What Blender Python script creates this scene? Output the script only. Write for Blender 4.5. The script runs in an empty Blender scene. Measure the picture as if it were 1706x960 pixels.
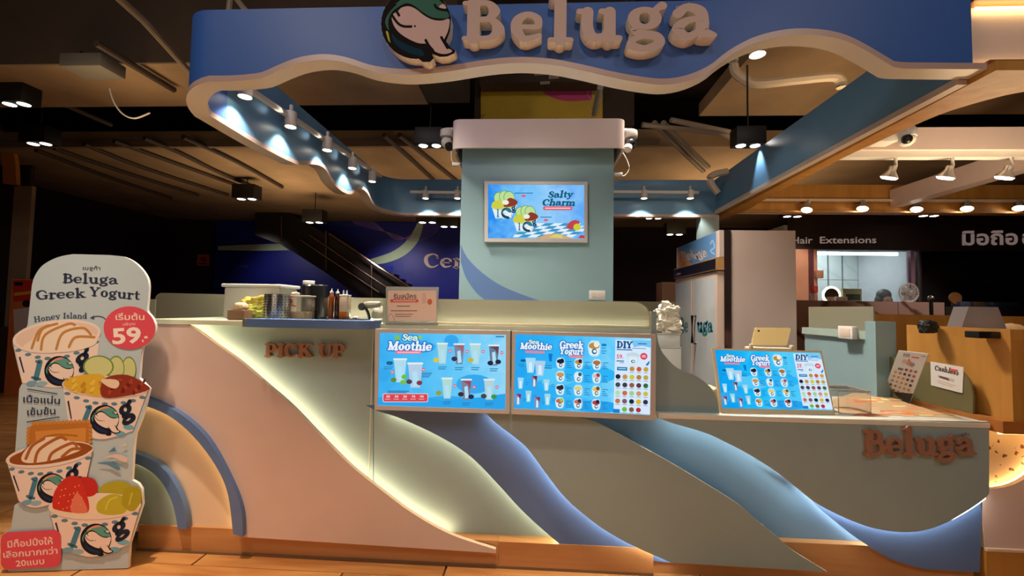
import bpy, bmesh, math, random
from math import radians, sin, cos, pi, sqrt, atan2
from mathutils import Vector, Matrix
random.seed(7)
SC = bpy.context.scene
COL = SC.collection

# ------------------------------------------------------------------ camera
FPX = 720.0                                   # focal length in pixels of the 1706 x 960 frame
CAM = Vector((0.0, -2.09, 1.25))
ROT = (Matrix.Rotation(radians(3.0), 3, 'Z') @ Matrix.Rotation(radians(92.7), 3, 'X') @ Matrix.Rotation(radians(1.0), 3, 'Z'))
cam_d = bpy.data.cameras.new('camera'); cam = bpy.data.objects.new('camera', cam_d); COL.objects.link(cam)
cam_d.sensor_width = 36.0; cam_d.lens = FPX * 36.0 / 1706.0; cam_d.clip_start = 0.05; cam_d.clip_end = 100
cam.matrix_world = Matrix.Translation(CAM) @ ROT.to_4x4()
SC.camera = cam

# ------------------------------------------------------------------ world, exposure
W = bpy.data.worlds.new('world'); SC.world = W; W.use_nodes = True
bg = W.node_tree.nodes['Background']; bg.inputs[0].default_value = (1.0, 0.62, 0.36, 1); bg.inputs[1].default_value = 0.012
vs = SC.view_settings
SC.display_settings.display_device = 'sRGB'
vs.view_transform = 'Standard'; vs.look = 'None'; vs.exposure = 0.0; vs.gamma = 1.0; vs.use_curve_mapping = False
SC.cycles.use_denoising = True
SC.cycles.max_bounces = 6; SC.cycles.diffuse_bounces = 3; SC.cycles.glossy_bounces = 3; SC.cycles.transmission_bounces = 5; SC.cycles.transparent_max_bounces = 12
SC.cycles.sample_clamp_indirect = 4.0; SC.cycles.caustics_reflective = False; SC.cycles.caustics_refractive = False

WARM = (1.0, 0.88, 0.79); WARMER = (1.0, 0.74, 0.50); COOL = (0.8, 0.92, 1.0)
def area(name, loc, size, power, col=WARM, target=None, spread=160):
    d = bpy.data.lights.new(name, 'AREA'); d.shape = 'DISK'; d.size = size; d.energy = power; d.color = col; d.spread = radians(spread)
    o = bpy.data.objects.new(name, d); COL.objects.link(o); o.location = loc
    if target is not None: o.rotation_euler = (Vector(target) - Vector(loc)).to_track_quat('-Z', 'Y').to_euler()
    return o
def spot(name, loc, target, power, angle=60, blend=0.6, col=WARM, radius=0.03):
    d = bpy.data.lights.new(name, 'SPOT'); d.energy = power; d.color = col; d.spot_size = radians(angle); d.spot_blend = blend; d.shadow_soft_size = radius
    o = bpy.data.objects.new(name, d); COL.objects.link(o); o.location = loc
    o.rotation_euler = (Vector(target) - Vector(loc)).to_track_quat('-Z', 'Y').to_euler()
    return o
# mall downlights in the aisle in front of the kiosk (behind and above the viewer)
area('aisle_downlight', (-2.3, -2.6, 4.3), 0.5, 24, WARM, (-1.9, 0, 0.6))
area('aisle_downlight', (0.3, -3.6, 4.4), 0.5, 14, WARM, (0.2, 0, 0.6))
area('aisle_downlight', (2.6, -3.2, 4.4), 0.5, 16, WARM, (2.0, 0, 0.6))
# added unseen fill standing in for bounce from across the aisle
area('aisle_fill', (-0.8, -5.4, 0.7), 3.4, 26, (1.0, 0.80, 0.62), (0.0, 3.0, 3.2))
# added upward fills from unseen spots, brightening the raw ceiling
for x_, y_, z_, p_, s_ in ((-4.0, 4.6, 1.9, 26, 1.6), (-0.6, 4.2, 1.9, 20, 1.6), (3.0, 4.6, 2.2, 24, 1.6), (-3.2, 0.9, 2.3, 5, .8), (2.6, 1.5, 2.75, 4, .8), (3.3, 1.0, 1.5, 26, .8)): area('ceiling_fill', (x_, y_, z_), s_, p_, (1.0, 0.72, 0.42), (x_, y_+.2, 5))
spot('aisle_spot', (-2.0, -0.9, 4.2), (-2.1, -0.75, 0), 700, 42, 0.8, WARMER, 0.06)
spot('aisle_spot', (-0.2, -0.75, 4.2), (-0.3, -0.7, 0), 420, 38, 0.8, WARMER, 0.06)
for x_ in (-1.5, 0.0, 1.5): spot('aisle_spot', (x_, -1.75, 4.3), (x_, -1.72, 0), 1900, 34, 0.7, (1.0, 0.96, 0.90), 0.06)  # added floor pools out of view, bouncing light up at the sign
spot('aisle_spot', (-5.2, 1.2, 4.3), (-5.0, 1.6, 0), 330, 50, 0.8, WARMER, 0.06)
# added fills without a visible lamp, brightening the inside of the kiosk
area('kiosk_fill', (0.8, 1.0, 3.2), 0.4, 30, (1, .88, .74), (1.15, .85, .8), 78); area('kiosk_fill', (-1.1, 0.35, 3.2), 0.4, 30, (1, .88, .74), (-.9, .3, 1), 80); area('kiosk_fill', (0.0, 0.1, 2.42), 0.3, 1.8, (1, .93, .84), (0, 1.0, 1.35), 100)

# ------------------------------------------------------------------ pixel rays -> points on real planes
def ray(px, py): return ROT @ Vector(((px - 853.0) / FPX, -(py - 480.0) / FPX, -1.0))
def on(ax, px, py, v):
    d = ray(px, py); return CAM + d * ((v - CAM[ax]) / d[ax])
def onY(px, py, Y): return on(1, px, py, Y)
def onX(px, py, X): return on(0, px, py, X)
def onZ(px, py, Z): return on(2, px, py, Z)
def onP(px, py, p0, n):
    d = ray(px, py); return CAM + d * ((p0 - CAM).dot(n) / d.dot(n))

def cr(pts, n=6, closed=False):
    """Catmull-Rom through 2-D or 3-D points"""
    P = [Vector(p) for p in pts]; out = []; m = len(P)
    segs = m if closed else m - 1
    for i in range(segs):
        if closed: a, b, c, d = P[(i-1) % m], P[i], P[(i+1) % m], P[(i+2) % m]
        else: a, b, c, d = P[max(i-1, 0)], P[i], P[i+1], P[min(i+2, m-1)]
        for k in range(n):
            t = k / n
            out.append(0.5 * ((2*b) + (c - a) * t + (2*a - 5*b + 4*c - d) * t*t + (3*b - a - 3*c + d) * t**3))
    if not closed: out.append(P[-1].copy())
    return out
def ell(cx, cy, rx, ry, n=24, rot=0, a0=0, a1=360):
    r = radians(rot); o = []
    full = abs(a1 - a0) >= 360
    for k in range(n if full else n + 1):
        a = radians(a0 + (a1 - a0) * k / n); x, y = rx*cos(a), ry*sin(a)
        o.append(Vector((cx + x*cos(r) - y*sin(r), cy + x*sin(r) + y*cos(r))))
    return o
def rrect(x0, y0, x1, y1, r, n=4):
    o = []
    for cx, cy, a in ((x1-r, y0+r, -90), (x1-r, y1-r, 0), (x0+r, y1-r, 90), (x0+r, y0+r, 180)):
        for k in range(n+1):
            t = radians(a + 90*k/n); o.append(Vector((cx + r*cos(t), cy + r*sin(t))))
    return o

# ------------------------------------------------------------------ materials
def lin(c):
    c = c / 255.0
    return c / 12.92 if c <= 0.04045 else ((c + 0.055) / 1.055) ** 2.4
def L3(rgb): return (lin(rgb[0]), lin(rgb[1]), lin(rgb[2]), 1)
MATS = {}
def new_mat(name):
    m = bpy.data.materials.new(name); m.use_nodes = True
    return m, m.node_tree, m.node_tree.nodes['Principled BSDF']
def mat(name, rgb, rough=0.5, metal=0.0, var=0.05, scale=6.0, bump=0.0, spec=None, alpha=None, trans=None, coat=0.0):
    if name in MATS: return MATS[name]
    m, nt, b = new_mat(name); N = nt.nodes; Lk = nt.links
    base = L3(rgb)
    tc = N.new('ShaderNodeTexCoord'); nz = N.new('ShaderNodeTexNoise'); nz.inputs['Scale'].default_value = scale; nz.inputs['Detail'].default_value = 4
    Lk.new(tc.outputs['Object'], nz.inputs['Vector'])
    rp = N.new('ShaderNodeValToRGB'); rp.color_ramp.elements[0].position = 0.3; rp.color_ramp.elements[1].position = 0.7
    rp.color_ramp.elements[0].color = tuple(x*(1-var) for x in base[:3]) + (1,)
    rp.color_ramp.elements[1].color = tuple(min(1, x*(1+var)) for x in base[:3]) + (1,)
    Lk.new(nz.outputs['Fac'], rp.inputs['Fac']); Lk.new(rp.outputs['Color'], b.inputs['Base Color'])
    b.inputs['Roughness'].default_value = rough; b.inputs['Metallic'].default_value = metal
    if spec is not None: b.inputs['Specular IOR Level'].default_value = spec
    if coat: b.inputs['Coat Weight'].default_value = coat; b.inputs['Coat Roughness'].default_value = 0.15
    if bump:
        n2 = N.new('ShaderNodeTexNoise'); n2.inputs['Scale'].default_value = 90; Lk.new(tc.outputs['Object'], n2.inputs['Vector'])
        bp = N.new('ShaderNodeBump'); bp.inputs['Strength'].default_value = bump; bp.inputs['Distance'].default_value = 0.01
        Lk.new(n2.outputs['Fac'], bp.inputs['Height']); Lk.new(bp.outputs['Normal'], b.inputs['Normal'])
    if trans: b.inputs['Transmission Weight'].default_value = trans
    if alpha is not None: b.inputs['Alpha'].default_value = alpha
    MATS[name] = m; return m
def emit(name, rgb, s=1.0, sample=True, linear=False):
    if name in MATS: return MATS[name]
    m, nt, b = new_mat(name); nt.nodes.remove(b)
    e = nt.nodes.new('ShaderNodeEmission'); e.inputs[0].default_value = (rgb + (1,)) if linear else L3(rgb); e.inputs[1].default_value = s
    nt.links.new(e.outputs[0], nt.nodes['Material Output'].inputs[0])
    if not sample: m.cycles.emission_sampling = 'NONE'
    MATS[name] = m; return m
def scr(rgb):                                   # a colour shown on a lit screen
    return emit('screen_%d_%d_%d' % rgb, rgb, 1.0, False)
def ink(rgb):                                   # a printed colour
    return mat('ink_%d_%d_%d' % rgb, rgb, 0.65, var=0.02, spec=0.12)
def glass(name, tint, clear=0.8, rough=0.08, ior=1.45):
    """thin pane: part clear, part frosted, with a real reflection"""
    if name in MATS: return MATS[name]
    m, nt, b = new_mat(name); N = nt.nodes; Lk = nt.links; nt.nodes.remove(b)
    tr = N.new('ShaderNodeBsdfTransparent'); tr.inputs[0].default_value = tuple(0.75 + 0.25*x for x in L3(tint)[:3]) + (1,)
    df = N.new('ShaderNodeBsdfDiffuse'); df.inputs[0].default_value = L3(tint)
    tl = N.new('ShaderNodeBsdfTranslucent'); tl.inputs[0].default_value = L3(tint)
    gl = N.new('ShaderNodeBsdfGlossy'); gl.inputs['Roughness'].default_value = rough
    m1 = N.new('ShaderNodeMixShader'); m1.inputs[0].default_value = 0.5; Lk.new(df.outputs[0], m1.inputs[1]); Lk.new(tl.outputs[0], m1.inputs[2])
    m2 = N.new('ShaderNodeMixShader'); m2.inputs[0].default_value = clear; Lk.new(m1.outputs[0], m2.inputs[1]); Lk.new(tr.outputs[0], m2.inputs[2])
    fr = N.new('ShaderNodeFresnel'); fr.inputs[0].default_value = ior
    m3 = N.new('ShaderNodeMixShader'); Lk.new(fr.outputs[0], m3.inputs[0]); Lk.new(m2.outputs[0], m3.inputs[1]); Lk.new(gl.outputs[0], m3.inputs[2])
    Lk.new(m3.outputs[0], N['Material Output'].inputs[0])
    MATS[name] = m; return m
def wood(name, c1, c2, sc=(1.2, 14, 14), rough=0.4, rnd=0.0):
    if name in MATS: return MATS[name]
    m, nt, b = new_mat(name); N = nt.nodes; Lk = nt.links
    tc = N.new('ShaderNodeTexCoord'); mp = N.new('ShaderNodeMapping'); mp.inputs['Scale'].default_value = sc
    Lk.new(tc.outputs['Object'], mp.inputs['Vector'])
    oi = N.new('ShaderNodeObjectInfo'); ad = N.new('ShaderNodeVectorMath'); ad.operation = 'MULTIPLY_ADD'
    Lk.new(oi.outputs['Random'], ad.inputs[0]); ad.inputs[1].default_value = (37, 11, 5); Lk.new(mp.outputs[0], ad.inputs[2])
    nz = N.new('ShaderNodeTexNoise'); nz.inputs['Scale'].default_value = 1.6; nz.inputs['Detail'].default_value = 7; nz.inputs['Distortion'].default_value = 0.6
    Lk.new(ad.outputs[0], nz.inputs['Vector'])
    rp = N.new('ShaderNodeValToRGB'); rp.color_ramp.elements[0].position = 0.3; rp.color_ramp.elements[1].position = 0.72
    rp.color_ramp.elements[0].color = L3(c1); rp.color_ramp.elements[1].color = L3(c2)
    Lk.new(nz.outputs['Fac'], rp.inputs['Fac'])
    hs = N.new('ShaderNodeHueSaturation'); mr = N.new('ShaderNodeMapRange'); mr.inputs['To Min'].default_value = 1 - rnd; mr.inputs['To Max'].default_value = 1 + rnd
    Lk.new(oi.outputs['Random'], mr.inputs['Value']); Lk.new(mr.outputs[0], hs.inputs['Value']); Lk.new(rp.outputs[0], hs.inputs['Color'])
    Lk.new(hs.outputs[0], b.inputs['Base Color']); b.inputs['Roughness'].default_value = rough
    bp = N.new('ShaderNodeBump'); bp.inputs['Strength'].default_value = 0.08; Lk.new(nz.outputs['Fac'], bp.inputs['Height']); Lk.new(bp.outputs['Normal'], b.inputs['Normal'])
    MATS[name] = m; return m
def speckle(name, base, spot_c, sc=45, thr=0.33, rough=0.4):
    if name in MATS: return MATS[name]
    m, nt, b = new_mat(name); N = nt.nodes; Lk = nt.links
    tc = N.new('ShaderNodeTexCoord'); v = N.new('ShaderNodeTexVoronoi'); v.inputs['Scale'].default_value = sc; v.inputs['Randomness'].default_value = 1
    nz = N.new('ShaderNodeTexNoise'); nz.inputs['Scale'].default_value = 30; Lk.new(tc.outputs['Object'], nz.inputs['Vector'])
    mx = N.new('ShaderNodeMix'); mx.data_type = 'VECTOR'; mx.inputs['Factor'].default_value = 0.06
    Lk.new(tc.outputs['Object'], mx.inputs['A']); Lk.new(nz.outputs['Color'], mx.inputs['B']); Lk.new(mx.outputs['Result'], v.inputs['Vector'])
    rp = N.new('ShaderNodeValToRGB'); rp.color_ramp.interpolation = 'CONSTANT'
    rp.color_ramp.elements[0].color = L3(spot_c); rp.color_ramp.elements[1].position = thr; rp.color_ramp.elements[1].color = L3(base)
    Lk.new(v.outputs['Distance'], rp.inputs['Fac']); Lk.new(rp.outputs[0], b.inputs['Base Color']); b.inputs['Roughness'].default_value = rough
    MATS[name] = m; return m
def marble(name, base, vein, sc=1.5):
    if name in MATS: return MATS[name]
    m, nt, b = new_mat(name); N = nt.nodes; Lk = nt.links
    tc = N.new('ShaderNodeTexCoord'); w = N.new('ShaderNodeTexWave'); w.inputs['Scale'].default_value = sc; w.inputs['Distortion'].default_value = 9; w.inputs['Detail'].default_value = 4; w.bands_direction = 'DIAGONAL'
    Lk.new(tc.outputs['Object'], w.inputs['Vector'])
    rp = N.new('ShaderNodeValToRGB'); rp.color_ramp.elements[0].color = L3(vein); rp.color_ramp.elements[1].position = 0.12; rp.color_ramp.elements[1].color = L3(base)
    Lk.new(w.outputs['Fac'], rp.inputs['Fac']); Lk.new(rp.outputs[0], b.inputs['Base Color']); b.inputs['Roughness'].default_value = 0.25
    MATS[name] = m; return m

SAGE = mat('sage_laminate', (152, 174, 176), 0.42, var=0.02)
SAGE_D = mat('sage_paint', (142, 172, 178), 0.5, var=0.02)
PEACH = mat('peach_laminate', (218, 194, 184), 0.42, var=0.02)
CREAM = mat('cream_laminate', (232, 208, 180), 0.45, var=0.02)
BLUE = mat('slate_blue_laminate', (92, 122, 172), 0.42, var=0.02)
BLUEC = mat('azure_laminate', (108, 146, 176), 0.42, var=0.02)
FASC = mat('royal_blue_paint', (56, 102, 184), 0.45, var=0.02)
BAND = mat('band_blue_paint', (106, 152, 188), 0.4, var=0.02)
TRIM = mat('cream_trim', (226, 206, 190), 0.35, var=0.02)
TAUPE = mat('rose_taupe_frame', (204, 196, 190), 0.4, var=0.02)
WHITE = mat('white_plastic', (232, 228, 222), 0.4, var=0.02)
PINKW = mat('blush_white_paint', (226, 206, 200), 0.5, var=0.02)
BLACK = mat('black_metal', (16, 15, 15), 0.5, var=0.1)
BLACKP = mat('black_plastic', (20, 19, 20), 0.3, var=0.1)
STEEL = mat('brushed_steel', (190, 188, 184), 0.28, 0.95, var=0.05, scale=40)
COPPER = mat('copper_mirror', (206, 156, 130), 0.25, 0.45, var=0.04)
OAK = wood('oak_floor', (168, 108, 58), (214, 160, 100), (1.1, 9, 9), 0.32, 0.1)
OAKD = wood('walnut_floor', (96, 52, 24), (132, 78, 40), (1.1, 9, 9), 0.32, 0.06)
OAKV = wood('oak_veneer', (188, 130, 56), (208, 152, 76), (7, 7, 0.7), 0.45)
PLINTH = wood('oak_plinth', (186, 130, 80), (204, 152, 100), (0.8, 9, 9), 0.4)
CONC = mat('raw_concrete', (150, 124, 94), 0.9, var=0.22, scale=1.6, bump=0.15)
CONCD = mat('dark_beam_paint', (62, 48, 36), 0.9, var=0.2, scale=2)
DARKW = mat('dark_wall_paint', (34, 17, 14), 0.85, var=0.15, scale=1)
LED_W = emit('led_warm', (1.0, 0.84, 0.50), 21, True, True)
LED_N = emit('led_neutral', (1.0, 0.95, 0.84), 30, True, True)
LED_O = emit('led_amber', (1.0, 0.66, 0.25), 14, True, True)
LENS = emit('lamp_lens', (1.0, 0.86, 0.64), 14, False, True)
LENSC = emit('lamp_lens_white', (1.0, 0.94, 0.85), 9, False, True)

# ------------------------------------------------------------------ mesh builder
class MB:
    def __init__(s): s.v = []; s.f = []; s.mi = []; s.mats = []
    def mid(s, m):
        if m not in s.mats: s.mats.append(m)
        return s.mats.index(m)
    def add(s, vs_, fs, m):
        o = len(s.v); s.v += [tuple(p) for p in vs_]; k = s.mid(m)
        for f in fs: s.f.append([i + o for i in f]); s.mi.append(k)
        return s
    def poly(s, pts, m): return s.add(pts, [list(range(len(pts)))], m)
    def prism(s, pts, vec, m, side=None):
        n = len(pts); vec = Vector(vec); P = [Vector(p) for p in pts]
        s.add(P + [p + vec for p in P], [list(range(n)), list(range(2*n-1, n-1, -1))], m)
        o = len(s.v) - 2*n; k = s.mid(side or m)
        for i in range(n):
            j = (i+1) % n; s.f.append([o+i, o+j, o+n+j, o+n+i]); s.mi.append(k)
        return s
    def box(s, x0, x1, y0, y1, z0, z1, m):
        v = [(x, y, z) for z in (z0, z1) for y in (y0, y1) for x in (x0, x1)]
        return s.add(v, [[0,2,3,1],[4,5,7,6],[0,1,5,4],[2,6,7,3],[0,4,6,2],[1,3,7,5]], m)
    def rbox(s, x0, x1, y0, y1, z0, z1, m, r=0.01, seg=2, axes=None, mtx=None):
        bm = bmesh.new(); bmesh.ops.create_cube(bm, size=1)
        bmesh.ops.scale(bm, vec=(x1-x0, y1-y0, z1-z0), verts=bm.verts)
        ed = list(bm.edges)
        if axes:
            ed = [e for e in ed if max(range(3), key=lambda a: abs((e.verts[0].co - e.verts[1].co)[a])) in axes]
        bmesh.ops.bevel(bm, geom=ed, offset=r, segments=seg, profile=0.5, affect='EDGES')
        bmesh.ops.translate(bm, vec=((x0+x1)/2, (y0+y1)/2, (z0+z1)/2), verts=bm.verts)
        if mtx is not None: bmesh.ops.transform(bm, matrix=mtx, verts=bm.verts)
        bm.verts.ensure_lookup_table(); bm.verts.index_update()
        s.add([v.co.copy() for v in bm.verts], [[v.index for v in f.verts] for f in bm.faces], m); bm.free(); return s
    def tube(s, pts, r, m, n=8, closed=False, cap=True):
        P = [Vector(p) for p in pts]; N = len(P); vs_ = []
        up = Vector((0, 0, 1))
        for i, p in enumerate(P):
            a = P[(i-1) % N] if (closed or i > 0) else p; b = P[(i+1) % N] if (closed or i < N-1) else p
            t = (b - a).normalized(); x = t.cross(up)
            if x.length < 1e-3: x = t.cross(Vector((0, 1, 0)))
            x.normalize(); y = x.cross(t); rr = r[i] if isinstance(r, (list, tuple)) else r
            vs_ += [p + x*(rr*cos(2*pi*k/n)) + y*(rr*sin(2*pi*k/n)) for k in range(n)]
        fs = []
        for i in range(N if closed else N-1):
            for k in range(n):
                a = i*n; b = ((i+1) % N)*n
                fs.append([a+k, a+(k+1) % n, b+(k+1) % n, b+k])
        if cap and not closed: fs += [list(range(n-1, -1, -1)), [(N-1)*n+k for k in range(n)]]
        return s.add(vs_, fs, m)
    def lathe(s, c, prof, m, n=20, axis=None, sx=1, sy=1):
        c = Vector(c); ax = Vector(axis or (0, 0, 1)).normalized(); q = Vector((0, 0, 1)).rotation_difference(ax)
        vs_ = []
        for r, z in prof:
            for k in range(n):
                a = 2*pi*k/n; vs_.append(c + q @ Vector((r*cos(a)*sx, r*sin(a)*sy, z)))
        fs = []
        for i in range(len(prof)-1):
            for k in range(n): fs.append([i*n+k, i*n+(k+1) % n, (i+1)*n+(k+1) % n, (i+1)*n+k])
        fs += [list(range(n-1, -1, -1)), [(len(prof)-1)*n+k for k in range(n)]]
        return s.add(vs_, fs, m)
    def ball(s, c, r, m, n=14, sc=(1, 1, 1)):
        c = Vector(c); vs_ = []; h = n//2
        for i in range(h+1):
            t = pi*i/h
            for k in range(n):
                a = 2*pi*k/n; vs_.append(c + Vector((r*sc[0]*max(sin(t), 1e-3)*cos(a), r*sc[1]*max(sin(t), 1e-3)*sin(a), r*sc[2]*cos(t))))
        fs = [[i*n+k, (i+1)*n+k, (i+1)*n+(k+1) % n, i*n+(k+1) % n] for i in range(h) for k in range(n)]
        return s.add(vs_, fs, m)
    def build(s, name, parent=None, smooth=35, fix=True, kind=None):
        me = bpy.data.meshes.new(name); me.from_pydata(s.v, [], s.f)
        for m in s.mats: me.materials.append(m)
        me.polygons.foreach_set('material_index', s.mi)
        if fix:
            bm = bmesh.new(); bm.from_mesh(me); bmesh.ops.remove_doubles(bm, verts=bm.verts, dist=1e-6); bmesh.ops.recalc_face_normals(bm, faces=bm.faces); bm.to_mesh(me); bm.free()
        if smooth:
            me.shade_smooth(); me.set_sharp_from_angle(angle=radians(smooth))
        me.update()
        o = bpy.data.objects.new(name, me); COL.objects.link(o)
        if parent is not None:
            o.parent = parent
            if parent.parent is None: o.matrix_parent_inverse = Matrix.Translation(-Vector(parent.location))
        if kind: o['kind'] = kind
        return o
def thing(name, label, cat, loc=(0, 0, 0), group=None):
    o = bpy.data.objects.new(name, None); COL.objects.link(o); o.empty_display_size = 0.05
    o.location = loc; o['label'] = label; o['category'] = cat
    if group: o['group'] = group
    return o
def tag(o, label, cat, group=None, kind=None):
    o['label'] = label; o['category'] = cat
    if group: o['group'] = group
    if kind: o['kind'] = kind
    return o
def relabel(o, lab): o['label'] = lab; return o
# ------------------------------------------------------------------ lettering: a soft slab-serif built from strokes
def _cap(x0, x1, y=.04, w=.085): return ('l', w, [(x0, y), (x1, y)])
T, t_ = .17, .085
GL = {
 'B': (.6, [('l',.18,[(.16,.03),(.16,.69)]), _cap(.04,.3), _cap(.04,.3,.68), ('c',[.085,.1,.17,.1,.085],[(.16,.68),(.36,.675),(.45,.53),(.36,.39),(.18,.38)]), ('c',[.085,.1,.18,.1,.085],[(.18,.38),(.41,.37),(.51,.2),(.4,.05),(.16,.04)])]),
 'e': (.51, [('l',.075,[(.1,.26),(.42,.26)]), ('c',[.1,.12,.09,.15,.17,.11,.06],[(.42,.27),(.4,.4),(.25,.475),(.1,.38),(.08,.22),(.2,.05),(.44,.11)])]),
 'l': (.33, [('l',.165,[(.16,.03),(.16,.76)]), _cap(.03,.3), ('l',.085,[(.04,.74),(.16,.74)])]),
 'u': (.6, [('c',[.16,.16,.13,.1,.09],[(.14,.44),(.14,.2),(.22,.06),(.35,.07),(.42,.18)]), ('l',.16,[(.44,.44),(.44,.05)]), ('l',.085,[(.03,.45),(.14,.45)]), ('l',.085,[(.33,.45),(.44,.45)]), ('l',.085,[(.44,.04),(.57,.04)])]),
 'g': (.52, [('C',[.09,.15,.09,.15],[(.23,.47),(.09,.34),(.23,.2),(.38,.34)]), ('c',[.09,.1,.13],[(.34,.42),(.41,.5),(.46,.53)]), ('c',[.09,.09,.12,.14,.14,.1,.13,.09,.08],[(.13,.2),(.1,.13),(.2,.09),(.38,.05),(.42,-.06),(.24,-.14),(.07,-.09),(.09,.0),(.2,.05)])]),
 'a': (.55, [('c',[.13,.1,.15,.16,.15,.06],[(.08,.37),(.2,.465),(.36,.4),(.39,.24),(.4,.1),(.54,.05)]), ('c',[.06,.09,.15,.1,.08],[(.38,.29),(.2,.265),(.08,.14),(.2,.03),(.38,.12)])]),
 'S': (.54, [('c',[.12,.06,.09,.16,.17,.17,.16,.09,.06,.12],[(.45,.52),(.4,.64),(.25,.68),(.1,.57),(.2,.42),(.37,.31),(.44,.17),(.28,.04),(.12,.07),(.06,.2)])]),
 's': (.44, [('c',[.1,.08,.14,.14,.14,.08,.1],[(.35,.36),(.24,.46),(.1,.37),(.2,.25),(.34,.14),(.2,.03),(.06,.13)])]),
 'M': (.86, [('l',.1,[(.13,.03),(.13,.68)]), ('l',.17,[(.14,.66),(.4,.06)]), ('l',.1,[(.4,.06),(.66,.66)]), ('l',.17,[(.69,.03),(.69,.68)]), _cap(.03,.25), _cap(.56,.82), _cap(.03,.16,.68), _cap(.66,.82,.68)]),
 'm': (.86, [('l',.16,[(.13,.03),(.13,.45)]), ('c',[.08,.1,.14,.16,.16],[(.15,.34),(.28,.46),(.4,.38),(.42,.25),(.42,.03)]), ('c',[.08,.1,.14,.16,.16],[(.44,.34),(.57,.46),(.69,.38),(.71,.25),(.71,.03)]), _cap(.02,.24), _cap(.33,.52), _cap(.62,.82), _cap(.02,.13,.45)]),
 'o': (.52, [('C',[.09,.17,.09,.17],[(.25,.47),(.1,.25),(.25,.03),(.41,.25)])]),
 't': (.39, [('l',.15,[(.17,.6),(.17,.15)]), ('c',[.15,.12,.06],[(.17,.16),(.22,.05),(.36,.08)]), ('l',.08,[(.04,.45),(.34,.45)])]),
 'h': (.58, [('l',.16,[(.14,.03),(.14,.74)]), ('c',[.08,.1,.14,.16,.16],[(.16,.34),(.29,.46),(.42,.38),(.44,.25),(.44,.03)]), _cap(.03,.25), _cap(.34,.55), _cap(.03,.14,.72)]),
 'n': (.58, [('l',.16,[(.14,.03),(.14,.45)]), ('c',[.08,.1,.14,.16,.16],[(.16,.34),(.29,.46),(.42,.38),(.44,.25),(.44,.03)]), _cap(.03,.25), _cap(.34,.55), _cap(.03,.14,.45)]),
 'i': (.32, [('l',.16,[(.15,.03),(.15,.45)]), _cap(.03,.28), _cap(.03,.15,.45), ('l',.17,[(.15,.64),(.151,.65)])]),
 'G': (.7, [('c',[.07,.1,.09,.16,.18,.14,.09,.1],[(.57,.48),(.5,.61),(.34,.68),(.12,.56),(.09,.3),(.2,.08),(.38,.035),(.54,.1)]), ('l',.15,[(.56,.28),(.56,.08)]), ('l',.08,[(.42,.29),(.66,.29)])]),
 'C': (.64, [('c',[.13,.1,.09,.16,.18,.14,.09,.06],[(.54,.5),(.5,.62),(.34,.68),(.12,.56),(.09,.3),(.2,.08),(.38,.035),(.57,.15)])]),
 'r': (.42, [('l',.16,[(.14,.03),(.14,.45)]), _cap(.03,.29), _cap(.03,.14,.45), ('c',[.08,.1,.15],[(.16,.3),(.25,.44),(.36,.41)])]),
 'k': (.58, [('l',.16,[(.14,.03),(.14,.74)]), ('l',.085,[(.16,.22),(.4,.44)]), ('l',.15,[(.25,.28),(.44,.05)]), _cap(.3,.5,.45), _cap(.36,.56), _cap(.03,.26), _cap(.03,.14,.72)]),
 'Y': (.68, [('l',.16,[(.11,.67),(.33,.33)]), ('l',.09,[(.57,.67),(.33,.33)]), ('l',.17,[(.33,.34),(.33,.04)]), _cap(.03,.24,.68), _cap(.46,.66,.68), _cap(.2,.46)]),
 'y': (.54, [('l',.15,[(.1,.44),(.27,.06)]), ('c',[.09,.09,.1,.14],[(.45,.44),(.3,.06),(.2,-.14),(.08,-.15)]), _cap(.02,.22,.45), _cap(.36,.53,.45)]),
 'D': (.7, [('l',.18,[(.16,.03),(.16,.69)]), _cap(.04,.3), _cap(.04,.3,.68), ('c',[.085,.1,.19,.1,.085],[(.16,.68),(.44,.65),(.57,.36),(.44,.07),(.16,.04)])]),
 'I': (.36, [('l',.18,[(.18,.03),(.18,.69)]), _cap(.05,.31), _cap(.05,.31,.68)]),
 'P': (.58, [('l',.18,[(.16,.03),(.16,.69)]), _cap(.04,.31), _cap(.04,.3,.68), ('c',[.085,.11,.18,.11,.085],[(.16,.68),(.38,.67),(.47,.5),(.38,.33),(.18,.32)])]),
 'K': (.68, [('l',.18,[(.16,.03),(.16,.69)]), ('l',.09,[(.18,.3),(.5,.66)]), ('l',.17,[(.3,.42),(.54,.06)]), _cap(.4,.62,.68), _cap(.42,.66), _cap(.04,.29), _cap(.04,.29,.68)]),
 'U': (.68, [('c',[.17,.17,.12,.1,.09,.09],[(.14,.67),(.14,.25),(.26,.05),(.46,.07),(.54,.25),(.54,.67)]), _cap(.03,.27,.68), _cap(.43,.65,.68)]),
 'H': (.74, [('l',.17,[(.16,.03),(.16,.69)]), ('l',.17,[(.57,.03),(.57,.69)]), ('l',.09,[(.16,.36),(.57,.36)]), _cap(.04,.28), _cap(.04,.28,.68), _cap(.45,.69), _cap(.45,.69,.68)]),
 'd': (.56, [('C',[.09,.16,.09,.14],[(.24,.46),(.1,.25),(.24,.03),(.38,.25)]), ('l',.16,[(.42,.74),(.42,.04)]), _cap(.28,.42,.72), _cap(.42,.54)]),
 ' ': (.28, []),
}
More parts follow.
